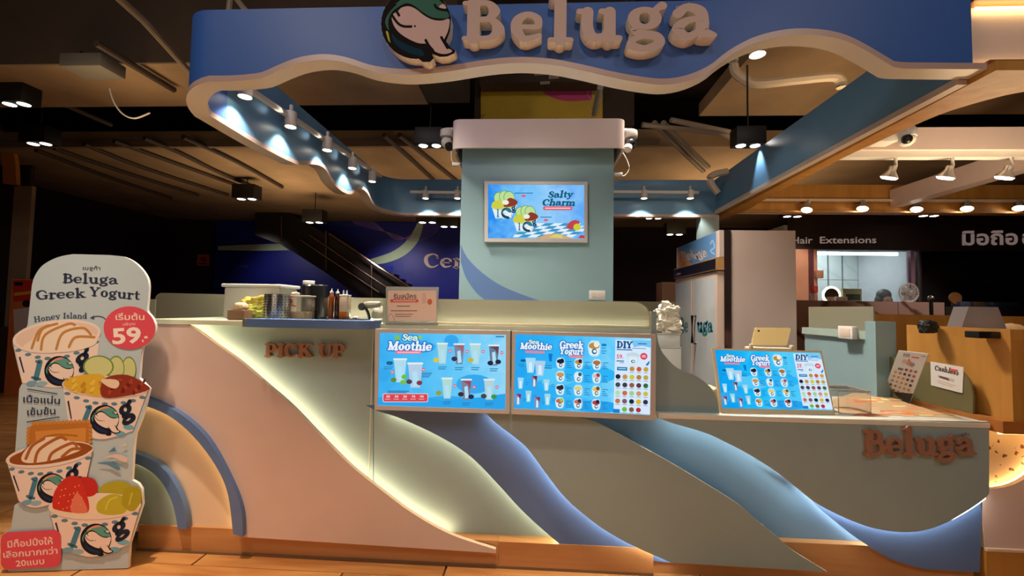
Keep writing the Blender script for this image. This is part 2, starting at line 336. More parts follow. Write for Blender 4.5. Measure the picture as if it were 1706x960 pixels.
def stroke_poly(pts, w, n=6):
    """outline of a round-capped stroke; w = width or list of widths"""
    P = [Vector(p) for p in pts]; N = len(P); ws = w if isinstance(w, (list, tuple)) else [w]*N
    Lf, Rt = [], []
    for i, p in enumerate(P):
        a = P[max(i-1, 0)]; b = P[min(i+1, N-1)]; d = (b - a)
        d = d.normalized() if d.length > 1e-9 else Vector((1, 0)); nn = Vector((-d.y, d.x)); h = ws[i]/2
        Lf.append(p + nn*h); Rt.append(p - nn*h)
    def cap(c, frm, h, dirn):
        a0 = atan2(frm.y - c.y, frm.x - c.x)
        return [c + Vector((cos(a0 + dirn*pi*k/n), sin(a0 + dirn*pi*k/n)))*h for k in range(1, n)]
    return Lf + cap(P[-1], Lf[-1], ws[-1]/2, -1) + Rt[::-1] + cap(P[0], Rt[0], ws[0]/2, -1)
def interp_w(ws, n, closed=False):
    o = []; m = len(ws); segs = m if closed else m-1
    for i in range(segs):
        for k in range(n): o.append(ws[i] + (ws[(i+1) % m] - ws[i])*k/n)
    if not closed: o.append(ws[-1])
    return o
def glyph_polys(ch, bold=0.0, q=5):
    """list of simple 2-D polygons (em units) making one letter"""
    adv, st = GL[ch]; out = []
    for kind, w, pts in st:
        if kind == 'l': out.append(stroke_poly(pts, w + bold)); continue
        cl = kind == 'C'
        if cl:                                  # ring: a true ellipse through top, left, bottom, right
            cx, cy = (pts[1][0] + pts[3][0])/2, (pts[0][1] + pts[2][1])/2; rx, ry = (pts[3][0] - pts[1][0])/2, (pts[0][1] - pts[2][1])/2
            P = ell(cx, cy, rx, ry, 4*q); ws = [w[0] + (w[1] - w[0])*cos(2*pi*k/(4*q))**2 + bold for k in range(4*q)]
        else: P = cr(pts, q); ws = [x + bold for x in interp_w(w, q)]
        N = len(P); A, Bq = [], []
        for i, p in enumerate(P):
            d = (P[(i+1) % N] - P[i-1]) if cl else (P[min(i+1, N-1)] - P[max(i-1, 0)])
            d = d.normalized(); nn = Vector((-d.y, d.x)); A.append(p + nn*ws[i]/2); Bq.append(p - nn*ws[i]/2)
        for i in range(N if cl else N-1):
            j = (i+1) % N; out.append([A[i], A[j], Bq[j], Bq[i]])
        if not cl:
            for k in (0, -1): out.append(ell(P[k].x, P[k].y, ws[k]/2, ws[k]/2, 12))
    return adv, out
def word_width(s, bold=0): return sum(GL[c][0] for c in s)
SANS = {}
def sans_mesh(s, bold=0.0):
    """2-D triangles of a word in the built-in font"""
    if (s, bold) in SANS: return SANS[(s, bold)]
    cu = bpy.data.curves.new('tmp', 'FONT'); cu.body = s; cu.size = 1.0; cu.resolution_u = 3; cu.offset = bold; cu.fill_mode = 'FRONT'
    o = bpy.data.objects.new('tmp', cu); COL.objects.link(o)
    dg = bpy.context.evaluated_depsgraph_get(); me = bpy.data.meshes.new_from_object(o.evaluated_get(dg))
    v = [(a.co.x, a.co.y) for a in me.vertices]; f = [list(p.vertices) for p in me.polygons]
    bpy.data.objects.remove(o); bpy.data.curves.remove(cu); bpy.data.meshes.remove(me)
    SANS[(s, bold)] = (v, f); return v, f

class Print:
    """flat print on a plane; coordinates are given on the frame and land on that plane"""
    def __init__(s, p0, n, ink=ink, step=3e-5):
        s.p0 = Vector(p0); s.n = Vector(n).normalized()
        if s.n.dot(CAM - s.p0) < 0: s.n = -s.n
        s.mb = MB(); s.k = 1; s.step = step; s.ink = ink
    def pt(s, p): return onP(p[0], p[1], s.p0, s.n) + s.n*(s.k*s.step)
    def poly(s, pts, c):
        s.k += 1; P = [s.pt(p) for p in pts]; s.mb.poly(P, s.ink(c)); return s
    def tri(s, v, f, c):
        s.k += 1; s.mb.add([s.pt(p) for p in v], f, s.ink(c)); return s
    def stroke(s, pts, w, c, smooth=5):
        P = cr(pts, smooth) if smooth and len(pts) > 2 else [Vector(p) for p in pts]
        ws = interp_w(w, smooth) if isinstance(w, (list, tuple)) and smooth and len(pts) > 2 else w
        return s.poly(stroke_poly(P, ws), c)
    def ell(s, cx, cy, rx, ry, c, rot=0, n=20): return s.poly(ell(cx, cy, rx, ry, n, rot), c)
    def rrect(s, x0, y0, x1, y1, r, c): return s.poly(rrect(x0, y0, x1, y1, r), c)
    def serif(s, text, x0, y0, x1, y1, capx, c, bold=0.0, slant=0.0, q=4):
        """slab-serif word with its baseline from (x0,y0) to (x1,y1) and capital height capx pixels"""
        w = word_width(text); b = Vector((x1-x0, y1-y0)); sx = b.length / w; d = b.normalized(); u = Vector((d.y, -d.x)); sy = capx/.72
        X = 0.0; s.k += 1; m = s.ink(c)
        for ch in text:
            adv, P = glyph_polys(ch, bold, q)
            for pl in P: s.mb.poly([s.pt(Vector((x0, y0)) + d*((X + p.x + slant*p.y)*sx) + u*(p.y*sy)) for p in pl], m)
            X += adv
        return s
    def sans(s, text, x0, y0, x1, y1, h, c, bold=0.0):
        v, f = sans_mesh(text, bold)
        if not v: return s
        xa = min(a for a, b in v); xb = max(a for a, b in v); b = Vector((x1-x0, y1-y0)); d = b.normalized(); u = Vector((d.y, -d.x)); sx = b.length/max(xb-xa, 1e-6); sy = h/.73
        return s.tri([Vector((x0, y0)) + d*((a-xa)*sx) + u*(bb*sy) for a, bb in v], f, c)
    def lines(s, x0, y0, w, n, gap, th, c, dx=0, dy=0):
        """rows of print too small to read"""
        for i in range(n):
            ww = w*(1 - 0.25*((i*7) % 3)/2); y = y0 + i*gap; x = x0 + i*dx
            s.poly([(x, y), (x+ww, y + dy*ww), (x+ww, y+th+dy*ww), (x, y+th)], c)
        return s
    def build(s, name, parent): return s.mb.build(name, parent, smooth=0, fix=False)

def solid_word(parent, text, a, b, cap, front, depth, face, side, name='letter', bold=0.0, q=6, slant=0, heights=None):
    """raised letters, one mesh per letter. a, b: ends of the baseline in 3-D; front: unit normal to the viewer"""
    a = Vector(a); b = Vector(b); front = Vector(front).normalized(); w = word_width(text); d = (b-a).normalized(); sx = (b-a).length/w; u = Vector((0, 0, 1)); sy = cap/.72; X = 0; obs = []
    for ch in text:
        adv, P = glyph_polys(ch, bold, q)
        if P:
            mb = MB()
            for k, pl in enumerate(P):
                pts = [a + d*((X + p.x + slant*p.y)*sx) + u*(p.y*sy) + front*(depth + 2e-5*k) for p in pl]
                mb.prism(pts, -front*(depth + 2e-5*k), face, side)
            obs.append(mb.build(name, parent, smooth=40))
        X += adv
    return obs

WH = 0.1198
def whale(pr, cx, cy, r, rot=0, body=(236, 226, 222), line=(18, 22, 30), top=(90, 150, 140), low=(24, 40, 84), accent=((226, 150, 120), (226, 190, 90)), simple=False, lw=1.0):
    """the round emblem, drawn around (cx, cy) with radius r"""
    a = radians(rot)
    def m(x, y):
        x, y = (x-530)/485*r, (y-330)/485*r
        return Vector((cx + x*cos(a) - y*sin(a), cy + x*sin(a) + y*cos(a)))
    Z = lambda L, n=4: cr([m(*p) for p in L], n, True)
    S = r/485
    outer = [m(530 + 490*cos(radians(t)), 330 + 490*sin(radians(t))) for t in range(-10, -280, -10)]
    outer += [m(*p) for p in ((560, 815), (620, 862), (720, 862), (772, 812), (750, 750), (860, 792), (960, 786), (1060, 742), (1075, 700), (1010, 668), (945, 575), (1000, 430))]
    pr.poly(outer, line)
    pr.poly(Z([(100, 330), (120, 230), (230, 90), (400, -40), (560, -110), (720, -80), (850, 0), (940, 110), (985, 235), (880, 258), (740, 238), (620, 170), (500, 80), (400, 45), (300, 85), (190, 170), (140, 300), (150, 420)]), top)
    if not simple:
        pr.poly(Z([(300, 10), (420, -70), (580, -110), (700, -70), (600, -50), (450, -20)]), accent[0])
        pr.poly(Z([(240, 60), (330, -10), (420, -50), (360, 20)]), accent[1])
    pr.poly(Z([(190, 470), (260, 540), (360, 600), (500, 660), (600, 690), (640, 760), (600, 780), (440, 740), (300, 670), (210, 570)]), low)
    pr.poly(Z([(270, 160), (330, 105), (430, 88), (530, 130), (640, 215), (760, 275), (880, 287), (985, 262), (990, 350), (965, 450), (920, 545), (930, 600), (960, 660), (1030, 710), (960, 748), (860, 745), (770, 700), (700, 615), (560, 600), (420, 540), (300, 460), (220, 360), (188, 250), (215, 190)]), body)
    pr.stroke([m(195, 215), m(270, 320), m(350, 366), m(460, 370)], 24*S*lw, line, 3)
    if not simple:
        pr.stroke([m(262, 165), m(290, 215)], 24*S*lw, line, 0)
        pr.ell(*m(512, 365), 15*S, 15*S, line, n=8)
        pr.stroke([m(662, 560), m(700, 630), m(760, 700)], 26*S*lw, line, 3)
        pr.stroke([m(880, 520), m(920, 590), m(965, 665)], 26*S*lw, line, 3)
        pr.poly(Z([(845, 95), (905, 55), (948, 110), (900, 128)], 3), body)
        pr.stroke([m(790, 70), m(830, 120), m(960, 145)], 24*S*lw, line, 3)
    return pr
# ================================================================== THE SETTING
def struct(o): o['kind'] = 'structure'; return o
fl = MB().box(-14, 16, -6, 13, -0.12, -0.012, mat('floor_screed', (96, 62, 36), 0.6)).build('floor'); struct(fl)
mb = MB(); mb.box(-0.6, 0.6, -0.0985, 0.0985, -0.012, 0.0, OAK); plank0 = mb.build('plank', fl, smooth=0); first = True
def plank(x, y, dark=False):
    global first
    if first: o = plank0; first = False
    else:
        o = plank0.copy(); COL.objects.link(o)
    o.location = (x, y, 0); return o
k = 0
for j in range(27):
    y = -0.95 + j*0.2
    for i in range(9):
        x = -8.2 + i*1.21 + (j*0.47) % 1.21
        if x > 2.9: continue
        if y > 0.2 and x > -2.2: continue
        plank(x, y); k += 1
dark = MB().box(-0.6, 0.6, -0.0985, 0.0985, -0.012, 0.0, OAKD).build('plank', fl, smooth=0); dark.location = (-0.32, -0.35, 0.0015)
# ceiling: high dark slab, concrete bays, beams
struct(MB().box(-14, 16, -6, 13, 4.6, 4.75, CONCD).build('ceiling'))
struct(MB().box(-14, 16, 8.6, 8.8, 0, 4.6, DARKW).build('wall_back'))
struct(MB().box(-9.2, -9.0, -6, 8.6, 0, 4.6, DARKW).build('wall_left'))
struct(MB().box(14.0, 14.2, -6, 8.6, 0, 4.6, DARKW).build('wall_right'))
def slab(name, x0, x1, y0, y1, z0, z1, m): return struct(MB().box(x0, x1, y0, y1, z0, z1, m).build(name, smooth=0))
slab('trim_1', -13, -0.62, 1.05, 1.75, 3.12, 4.6, CONCD)               # near beam, left
slab('trim_2', -9, 1.5, 3.25, 8.6, 3.3, 3.5, CONC)                    # lower concrete bay behind
slab('trim_3', 1.5, 13, 3.3, 8.6, 3.3, 3.5, CONC)
slab('trim_5', 1.9, 13, 0.9, 3.0, 3.55, 3.7, CONC)
slab('trim_7', -13, -1.0, 1.05, 1.75, 3.108, 3.12, CONC)               # paler soffit of the near beam
slab('trim_8', -9, 1.5, 3.19, 3.25, 3.27, 3.36, mat('bay_edge', (120, 100, 78), 0.8))
# conduits run along the concrete bay: each one is a pipe of its own
PIPE = mat('pipe_brown', (60, 46, 36), 0.7); PIPEG = mat('pipe_grey', (150, 136, 118), 0.55)
def pipe(pts, r, m, label, group=None):
    o = MB().tube(pts, r, m, 8).build('ceiling_pipe'); return tag(o, label, 'pipe', group)
CL = (((60, 250), (180, 295), (285, 330)), ((90, 247), (200, 285), (330, 325)), ((140, 240), (240, 280), (380, 325)), ((190, 235), (300, 275), (420, 318)), ((240, 230), (300, 255), (360, 285), (420, 310)), ((305, 228), (395, 270), (470, 312)), ((640, 225), (690, 270), (735, 312)), ((665, 225), (715, 265), (765, 305)))
od = ('leftmost', 'second from left', 'third from left', 'fourth from left', 'fifth from left, slightly wavy,', 'sixth from left', 'left one of two beside the column:', 'right one of two beside the column:')
for L_, o_ in zip(CL, od): pipe(cr([onZ(*p, 3.27) for p in L_], 3), 0.03, PIPE, o_ + ' brown conduit under the far ceiling bay', 'conduits under the far ceiling bay')
def zz(px, py, z): return onZ(px, py, z)
pipe([zz(190, -10, 3.0), zz(240, 35, 3.0), zz(325, 130, 3.0)], 0.022, PIPEG, 'long thin grey conduit crossing below the near beam, upper left')
pipe([zz(160, 72, 3.06), zz(290, 150, 3.06)], 0.025, PIPE, 'short brown conduit under the pale soffit left of the blue canopy')
pipe([zz(40, 145, 3.2), zz(185, 208, 3.2)], 0.025, PIPE, 'brown conduit above the left twin downlights')
o = MB().tube([onY(*p, .9) for p in ((385, -10), (380, 30))], .02, PIPEG).build('ceiling_pipe'); tag(o, 'upright hanger rod holding the canopy at its left end', 'rod')
o = MB().tube([onY(*p, .9) for p in ((395, 0), (420, 30))], .02, PIPEG).build('ceiling_pipe'); tag(o, 'slanting brace rod beside the canopy hanger', 'rod')
# thick white pipe with elbows inside the canopy on the right
pts = cr([onY(*p, 1.6) for p in ((1222, 95), (1224, 118), (1240, 132), (1262, 140), (1330, 133), (1385, 128), (1400, 134), (1402, 146))], 5)
pipe(pts, .04, mat('pvc_cream', (214, 196, 170), .5), 'thick cream pipe with elbows above the right side of the canopy')
pts = cr([onY(*p, 2.45) for p in ((1196, 322), (1182, 300), (1192, 290), (1212, 286))], 5)
pipe(pts, .035, mat('pvc_cream', (214, 196, 170), .5), 'cream drain pipe bending behind the sage corner post')
for L, lab in ((((1090, 205), (1135, 250), (1172, 285)), 'curved grey cable conduit descending to the corner post, outer one'), (((1105, 205), (1150, 250), (1180, 278)), 'curved grey cable conduit descending to the corner post, inner one')):
    pipe(cr([onZ(*p, 3.05) for p in L], 5), .028, PIPEG, lab)
for L, lab in ((((1118, 200), (1215, 220)), 'straight grey conduit right of the column cap, upper one'), (((1070, 208), (1200, 222), (1225, 232)), 'straight grey conduit right of the column cap, lower one'), (((1000, 145), (990, 190)), 'thin pale conduit beside the yellow hanging banner')):
    pipe([onZ(*p, 3.0) for p in L], .025, PIPEG, lab)
# hanging grey box with a cable, upper left
t = thing('junction_box', 'grey box hung under the ceiling with a drooping cable, upper left', 'box', onZ(160, 122, 2.95))
c = onZ(155, 122, 2.95)
MB().rbox(c.x-.16, c.x+.16, c.y-.1, c.y+.1, c.z, c.z+.1, mat('dark_grey_box', (104, 98, 88), .6), .01).build('body', t)
MB().tube([(c.x-.1, c.y, c.z+.1), (c.x-.1, c.y, 3.12)], .01, BLACK, 6).build('hanger', t)
MB().tube(cr([onY(*p, c.y) for p in ((183, 148), (190, 170), (205, 190), (225, 197), (250, 188))], 5), .006, mat('pale_cable', (190, 180, 165), .5), 6).build('cable', t)

# ================================================================== THE KIOSK COUNTER
Zc, Zl = 1.163, 0.77
def panel(name, px, Y, th, m, parent, side=None):
    return MB().prism([onY(p[0], p[1], Y) for p in px], (0, th, 0), m, side or m).build(name, parent, smooth=30)
def led(px, Y, dx, dy, m, parent, r=.004):
    """LED tape stuck behind the edge of a wave panel"""
    return MB().tube([onY(p[0]+dx, p[1]+dy, Y) for p in px], r, m, 6).build('led_strip', parent, smooth=60)
tall = thing('serving_counter', 'tall sage, peach and blue serving counter with backlit wave panels and two menu screens', 'counter', (-0.7, 0.3, 0))
low = thing('payment_counter', 'lower grey sage counter with a white top and copper letters at the right', 'counter', (1.3, 0.3, 0))
pe = cr([(232, 533), (260, 532.5), (296, 536), (325, 548), (358, 572), (401, 603), (449, 644), (487, 677), (535, 727), (583, 775), (621, 806), (660, 836), (682, 852), (723, 877), (764, 896), (826, 916)], 5)
ao = cr([(404, 895), (402, 850), (382, 797), (344, 730), (296, 687), (238, 660), (212, 655)], 5)
ai = cr([(388, 890), (380, 826), (363, 783), (329, 735), (286, 696), (238, 675), (212, 669)], 5)
bo = cr([(310, 882), (308, 850), (291, 807), (262, 773), (226, 756), (205, 752)], 5)
bi = cr([(296, 882), (293, 864), (284, 831), (262, 795), (229, 774), (205, 770)], 5)
b1 = cr([(610, 676), (629, 685), (661, 695), (703, 713), (744, 734), (785, 762), (826, 803), (867, 848), (908, 886), (935, 908), (962, 924)], 5)
s2 = cr([(795, 682), (809, 689), (826, 705), (854, 726), (879, 748), (908, 787), (940, 828), (977, 861), (1018, 890), (1064, 914), (1119, 938)], 5)
s2r = cr([(900, 690), (949, 694), (986, 701), (1027, 721), (1072, 746), (1117, 771), (1174, 805), (1231, 841), (1262, 868), (1294, 894), (1319, 916), (1350, 936), (1378, 953)], 5)
s3 = cr([(1092, 691), (1113, 703), (1174, 721), (1215, 740), (1247, 757), (1287, 782), (1325, 811), (1356, 836), (1388, 854), (1419, 868), (1450, 879), (1481, 885), (1512, 887), (1544, 883), (1575, 872), (1606, 855), (1637, 834), (1648, 823)], 5)
b3 = cr([(1290, 785), (1340, 822), (1366, 847), (1388, 866), (1419, 891), (1450, 912), (1481, 930), (1512, 941), (1540, 948)], 5)
LZ = [(p.x, p.y) for p in pe]
panel('wave_panel', [(205, 533)] + LZ + [(826, 922)] + [(p.x, p.y) for p in ao] + [(205, 655)], .02, .022, PEACH, tall, CREAM)
led([p for p in pe if p.x > 240], .062, -4, 4, LED_W, tall, .0055)
panel('arch_band', list(ao) + list(ai)[::-1], -.005, .035, BLUE, tall)
panel('arch_recess', [(388+8, 891), (404, 850), (370, 770), (300, 692), (205, 655), (205, 885)], .06, .012, CREAM, tall)
led([p for p in ai if p.x > 215], .045, 4, -3, LED_O, tall, .003)
panel('arch_band', list(bo) + list(bi)[::-1], .02, .03, BLUE, tall)
panel('arch_recess', [(304, 884), (300, 850), (280, 800), (205, 762), (205, 873)], .056, .004, SAGE, tall)
led([p for p in bi if p.x > 215], .05, 3, -2, LED_O, tall, .002)
# sage back panels with the seam between them
panel('wave_panel', [(205, 535), (400, 535), (621.5, 549), (621.5, 925), (205, 880)], .11, .014, SAGE, tall)
panel('wave_panel', [(622.6, 549), (660, 549), (660, 685), (700, 700), (800, 765), (980, 915), (962, 921), (622.6, 925)], .11, .014, SAGE, tall)
a = onY(622, 549, .108); MB().box(a.x-.002, a.x+.002, .107, .112, .1, a.z, mat('seam_strip', (214, 214, 190), .4)).build('seam_strip', tall)
panel('wave_panel', list(b1) + [(1119, 938), (1135, 936), (1000, 865), (860, 710), (800, 676)], .05, .014, BLUE, tall)
led([p for p in b1 if p.x > 640], .078, 4, -3, LED_W, tall, .005)
panel('wave_panel', list(s2) + [(1378, 953)] + list(s2r)[::-1], 0, .015, SAGE, tall, CREAM)
led([p for p in s2 if p.x > 812], .026, 4, -3, LED_N, tall, .0035)
panel('wave_panel', [(945, 690), (1125, 690), (1200, 715), (1330, 800), (1440, 890), (1560, 944), (1378, 946), (1300, 905), (1100, 760)], .11, .014, BLUEC, low)
panel('wave_panel', list(b3) + [(1632, 954), (1637, 830), (1560, 850), (1480, 870), (1400, 850)], .05, .014, BLUE, low)
led([p for p in b3 if p.x > 1330], .078, 3, -3, LED_N, low, .003)
panel('wave_panel', [(1092, 691)] + list(s3) + [(1648, 703)], 0, .015, SAGE, low, CREAM)
led([p for p in s3 if 1112 < p.x < 1640], .026, 4, -4, LED_N, low, .0035)
# side panel that sweeps down from the tall to the low counter
sp = cr([(1094, 519), (1094, 550), (1099, 578), (1112, 598), (1130, 614), (1158, 626), (1178, 640), (1192, 658), (1199, 690)], 5)
panel('end_panel', [(1085, 519)] + list(sp) + [(1085, 690)], .035, .03, SAGE, tall, CREAM)
# carcases, tops, plinths
MB().box(-1.98, 0.55, .128, .62, .02, 1.14, SAGE_D).build('carcase', tall)
MB().box(-2.0, 0.56, .015, .62, 1.14, Zc, mat('sage_cream_top', (214, 222, 196), .35)).build('counter_top', tall)
MB().box(.58, 2.05, .128, .56, .02, .745, SAGE_D).build('carcase', low)
lt = MB(); lt.rbox(.585, 2.064, -.004, .56, .745, Zl, mat('white_top', (236, 236, 222), .25), .004); lt.build('counter_top', low)
MB().box(2.05, 2.064, .128, .56, .17, .745, SAGE).build('end_panel', low)
MB().box(-1.98, -.155, .05, .126, 0, .125, PLINTH).build('plinth', tall, smooth=0)
MB().box(-.154, .58, .045, .126, 0, .125, PLINTH).build('plinth', tall, smooth=0)
MB().box(.58, 2.04, .07, .126, 0, .17, PLINTH).build('plinth', low, smooth=0)
MB().box(-1.98, .58, .042, .05, 0, .012, mat('kick_strip', (120, 92, 66), .4)).build('kick_strip', tall, smooth=0)
# pick-up shelf: blue slab with a rounded right end
sh = [(-1.45, .03), (-1.45, -.085), (-.80, -.085)]
A = onY(404, 545, -.085); Bp = onY(628, 545, -.03); x0, x1 = A.x, Bp.x; zt, zb = onY(500, 533, -.085).z, onY(500, 547, -.085).z
pl = [(x0, .03), (x0+.02, -.085)] + [(x1 - .10 + .10*sin(radians(a)), -.085 + .10 - .10*cos(radians(a))) for a in range(0, 91, 15)] + [(x1, .03)]
MB().prism([(x, y, zb) for x, y in pl], (0, 0, zt-zb), BLUE).build('pickup_shelf', tall)
MB().box(x0-.012, x0, -.07, .03, zb, zt, mat('aluminium_edge', (190, 190, 184), .35, .8)).build('shelf_edge', tall)
# raised PICK UP letters
solid_word(tall, 'PICK UP', onY(444, 594, .11), onY(577, 595, .11), .068, (0, -1, 0), .02, COPPER, COPPER, bold=.01)
# raised letters on the low counter
solid_word(low, 'Beluga', onY(1436, 757, 0), onY(1620, 757, 0), .112, (0, -1, 0), .018, COPPER, COPPER, bold=.005)
pr = Print((0, -.001, 0), (0, -1, 0)); pr.sans('เบลูก้า', 1592, 728, 1615, 726, 5, (150, 112, 92), .02); pr.build('small_lettering', low)
# glass guards
GL1 = glass('guard_glass', (226, 224, 194), .28, .12)
def pane_y(name, px, Y, parent, th=.008, m=GL1): return MB().prism([onY(*p, Y) for p in px], (0, th, 0), m).build(name, parent, smooth=20)
g = [(638, 497), (1055, 503)] + [(p.x, p.y) for p in ell(1055, 533, 30, 30, 6, 0, -80, 0)] + [(1086, 548), (638, 548)]
pane_y('glass_guard', g, .06, tall)
g = [(258, 533), (258, 500)] + [(p.x, p.y) for p in ell(270, 500, 12, 12, 5, 0, 190, 265)] + [(640, 497), (640, 533)]
pane_y('glass_guard', g, .56, tall)
MB().box(-.70, -.685, .04, .5, Zc, Zc+.07, mat('pale_sage_edge', (196, 214, 200), .4)).build('guard_post', tall)
MB().tube([(-.66, .10, Zc+.008), (.56, .10, Zc+.008)], .005, emit('led_guard', (1, .93, .78), 24, True, True), 6).build('led_strip', tall)
MB().rbox(-.69, .585, .045, .085, Zc, Zc+.012, mat('glass_channel', (226, 212, 180), .3), .003).build('guard_channel', tall)
MB().tube([(-1.88, .50, Zc+.006), (-.72, .50, Zc+.006)], .004, MATS['led_guard'], 6).build('led_strip', tall)  # added light line that brightens the rear guard glass
# guard seen at the far left corner
p0 = onY(214, 498, .3); p1 = onY(257, 532, .3)
MB().box(p0.x, p1.x, .3, .308, p1.z, p0.z, GL1).build('glass_guard', tall)

# ================================================================== SCREENS ON THE COUNTER
def gradmat(name, stops, axis, p0, p1):
    """picture on a screen: colour runs over the screen plus soft painted patches (image content)"""
    m, nt, b = new_mat(name); N = nt.nodes; Lk = nt.links; nt.nodes.remove(b)
    tc = N.new('ShaderNodeTexCoord'); sp_ = N.new('ShaderNodeSeparateXYZ'); Lk.new(tc.outputs['Object'], sp_.inputs[0])
    mr = N.new('ShaderNodeMapRange'); mr.inputs['From Min'].default_value = p0; mr.inputs['From Max'].default_value = p1; Lk.new(sp_.outputs[axis], mr.inputs[0])
    nz = N.new('ShaderNodeTexNoise'); nz.inputs['Scale'].default_value = 9; nz.inputs['Detail'].default_value = 3; nz.inputs['Distortion'].default_value = 1.0; Lk.new(tc.outputs['Object'], nz.inputs['Vector'])
    ma = N.new('ShaderNodeMath'); ma.operation = 'MULTIPLY_ADD'; Lk.new(nz.outputs['Fac'], ma.inputs[0]); ma.inputs[1].default_value = 0.7; Lk.new(mr.outputs[0], ma.inputs[2])
    sb = N.new('ShaderNodeMath'); sb.operation = 'SUBTRACT'; Lk.new(ma.outputs[0], sb.inputs[0]); sb.inputs[1].default_value = 0.35
    rp = N.new('ShaderNodeValToRGB'); Lk.new(sb.outputs[0], rp.inputs['Fac'])
    rp.color_ramp.elements[0].position = stops[0][0]; rp.color_ramp.elements[0].color = L3(stops[0][1])
    rp.color_ramp.elements[1].position = stops[-1][0]; rp.color_ramp.elements[1].color = L3(stops[-1][1])
    for po, c in stops[1:-1]: e_ = rp.color_ramp.elements.new(po); e_.color = L3(c)
    e = N.new('ShaderNodeEmission'); Lk.new(rp.outputs[0], e.inputs[0]); e.inputs[1].default_value = 1.0
    Lk.new(e.outputs[0], N['Material Output'].inputs[0]); return m
def frame_y(px_out, px_in, Y, th, m, name, parent):
    """a picture-frame ring in front of plane Y, proud of the picture"""
    O = [onY(*p, Y) for p in px_out]; I = [onY(*p, Y) for p in px_in]; mb = MB(); d = Vector((0, th, 0)); n = len(O)
    v = O + I + [p + d for p in O] + [p + d for p in I]; f = []
    for i in range(n):
        j = (i+1) % n
        f += [[i, j, n+j, n+i], [i, 2*n+i, 2*n+j, j], [n+i, n+j, 3*n+j, 3*n+i], [2*n+i, 3*n+i, 3*n+j, 2*n+j]]
    mb.add(v, f, m); return mb.build(name, parent, smooth=25)
AQ = [(0.0, (36, 166, 242)), (.35, (52, 182, 248)), (.65, (100, 204, 252)), (1.0, (160, 222, 250))]
NAVY = (18, 70, 150); INKB = (52, 122, 176)
def tall_cup(pr, x, y, w, h, body, sauce=None):
    a = .36*w; mixc = lambda c, k: tuple(int(c[i]*(1-k) + (130, 208, 244)[i]*k) for i in range(3)); body = mixc(body, .5); sauce = mixc(sauce, .2) if sauce else None
    pr.poly([(x-w/2, y), (x+w/2, y), (x+a*.9, y+h), (x-a*.9, y+h)], body)
    if sauce: pr.poly([(x-w*.45, y+h*.04), (x+w*.46, y+h*.06), (x+w*.40, y+h*.5), (x+w*.15, y+h*.22)], sauce)
    pr.poly([(x-w*.2, y+h*.35), (x+w*.12, y+h*.3), (x+w*.25, y+h*.9), (x-w*.12, y+h*.95)], (176, 224, 248))
    pr.rrect(x-w*.55, y-h*.05, x+w*.55, y+h*.03, 1, (226, 238, 240))
def price_dot(pr, x, y, r=2.8): pr.ell(x, y, r, r*.95, (226, 84, 100)); pr.poly([(x-r*.55, y-r*.25), (x+r*.55, y-r*.2), (x+r*.55, y+r*.3), (x-r*.55, y+r*.25)], (250, 232, 236))
def small_tub(pr, x, y, s, top, top2=None):
    pr.poly(cr([(x-s*.95, y-s*.25), (x-s*.6, y-s*1.0), (x, y-s*1.1), (x+s*.7, y-s*1.0), (x+s*1.0, y-s*.2), (x+s*.7, y+s*1.0), (x-s*.6, y+s*1.0)], 3, True), (196, 232, 244))
    pr.poly([(x-s*.8, y-s*.1), (x+s*.8, y-s*.1), (x+s*.62, y+s*.9), (x-s*.62, y+s*.9)], (232, 242, 246))
    pr.ell(x, y-s*.35, s*.82, s*.42, top, n=14)
    if top2: pr.ell(x+s*.35, y-s*.55, s*.4, s*.4, top2, n=12)
    pr.ell(x+s*.05, y+s*.45, s*.36, s*.36, (40, 96, 130), n=12); pr.ell(x+s*.1, y+s*.42, s*.22, s*.18, (238, 244, 248), n=10)
    pr.poly([(x+s*.5, y+s*.2), (x+s*.62, y+s*.2), (x+s*.55, y+s*.7), (x+s*.45, y+s*.7)], NAVY)
def title_sea(pr, x, y, s, seac=(206, 240, 216)):
    """two-line title; x,y = left end of the second line's baseline, s = scale"""
    tl = .02
    for bold, c in ((.2, (24, 104, 190)), (0.03, None)):
        pr.serif('Sea', x+s*24, y-s*15.5, x+s*24+s*26, y-s*15.5+s*.5, s*11, c or seac, bold, .12)
        pr.serif('Moothie', x, y, x+s*73, y+s*1.6, s*14, c or (234, 242, 250), bold, .12)
    pr.rrect(x+s*13, y+s*1.6, x+s*56, y+s*6.6, s*1.4, (236, 118, 138)); pr.poly([(x+s*16, y+s*3.6), (x+s*53, y+s*3.9), (x+s*53, y+s*5), (x+s*16, y+s*4.7)], (252, 226, 228))
# --- left screen
def tv_y(name, label, po, pi_, Y, rail, stops, axis=0):
    t = thing(name, label, 'screen', onY((po[0][0]+po[2][0])/2, po[2][1], Y))
    frame_y(po, pi_, Y, .03, rail, 'frame', t)
    xs = [onY(*p, Y+.006) for p in pi_]
    MB().poly([p for p in xs], gradmat(name + '_picture', stops, axis, min(p[axis] for p in xs), max(p[axis] for p in xs))).build('picture', t, smooth=0)
    MB().prism([onY(*p, Y+.008) for p in po], (0, .02, 0), BLACKP).build('back', t)
    return t, Print((0, Y+.0055, 0), (0, -1, 0), scr)
SY = -.035
t, pr = tv_y('menu_screen', 'left of the two wall-mounted menu screens, smoothie cups on blue, taupe frame', [(625, 548), (850, 551), (849, 690), (624, 683)], [(632, 554.5), (843, 558), (842, 683), (629, 676)], SY, TAUPE, [(0, (56, 172, 238)), (.3, (74, 186, 244)), (.7, (104, 202, 248)), (1, (146, 216, 250))])
for x, y, rx, ry in ((700, 578, 26, 10), (752, 568, 12, 10), (640, 625, 10, 12), (790, 640, 30, 16), (745, 668, 40, 8)): pr.ell(x, y, rx, ry, (56, 168, 238), n=16)
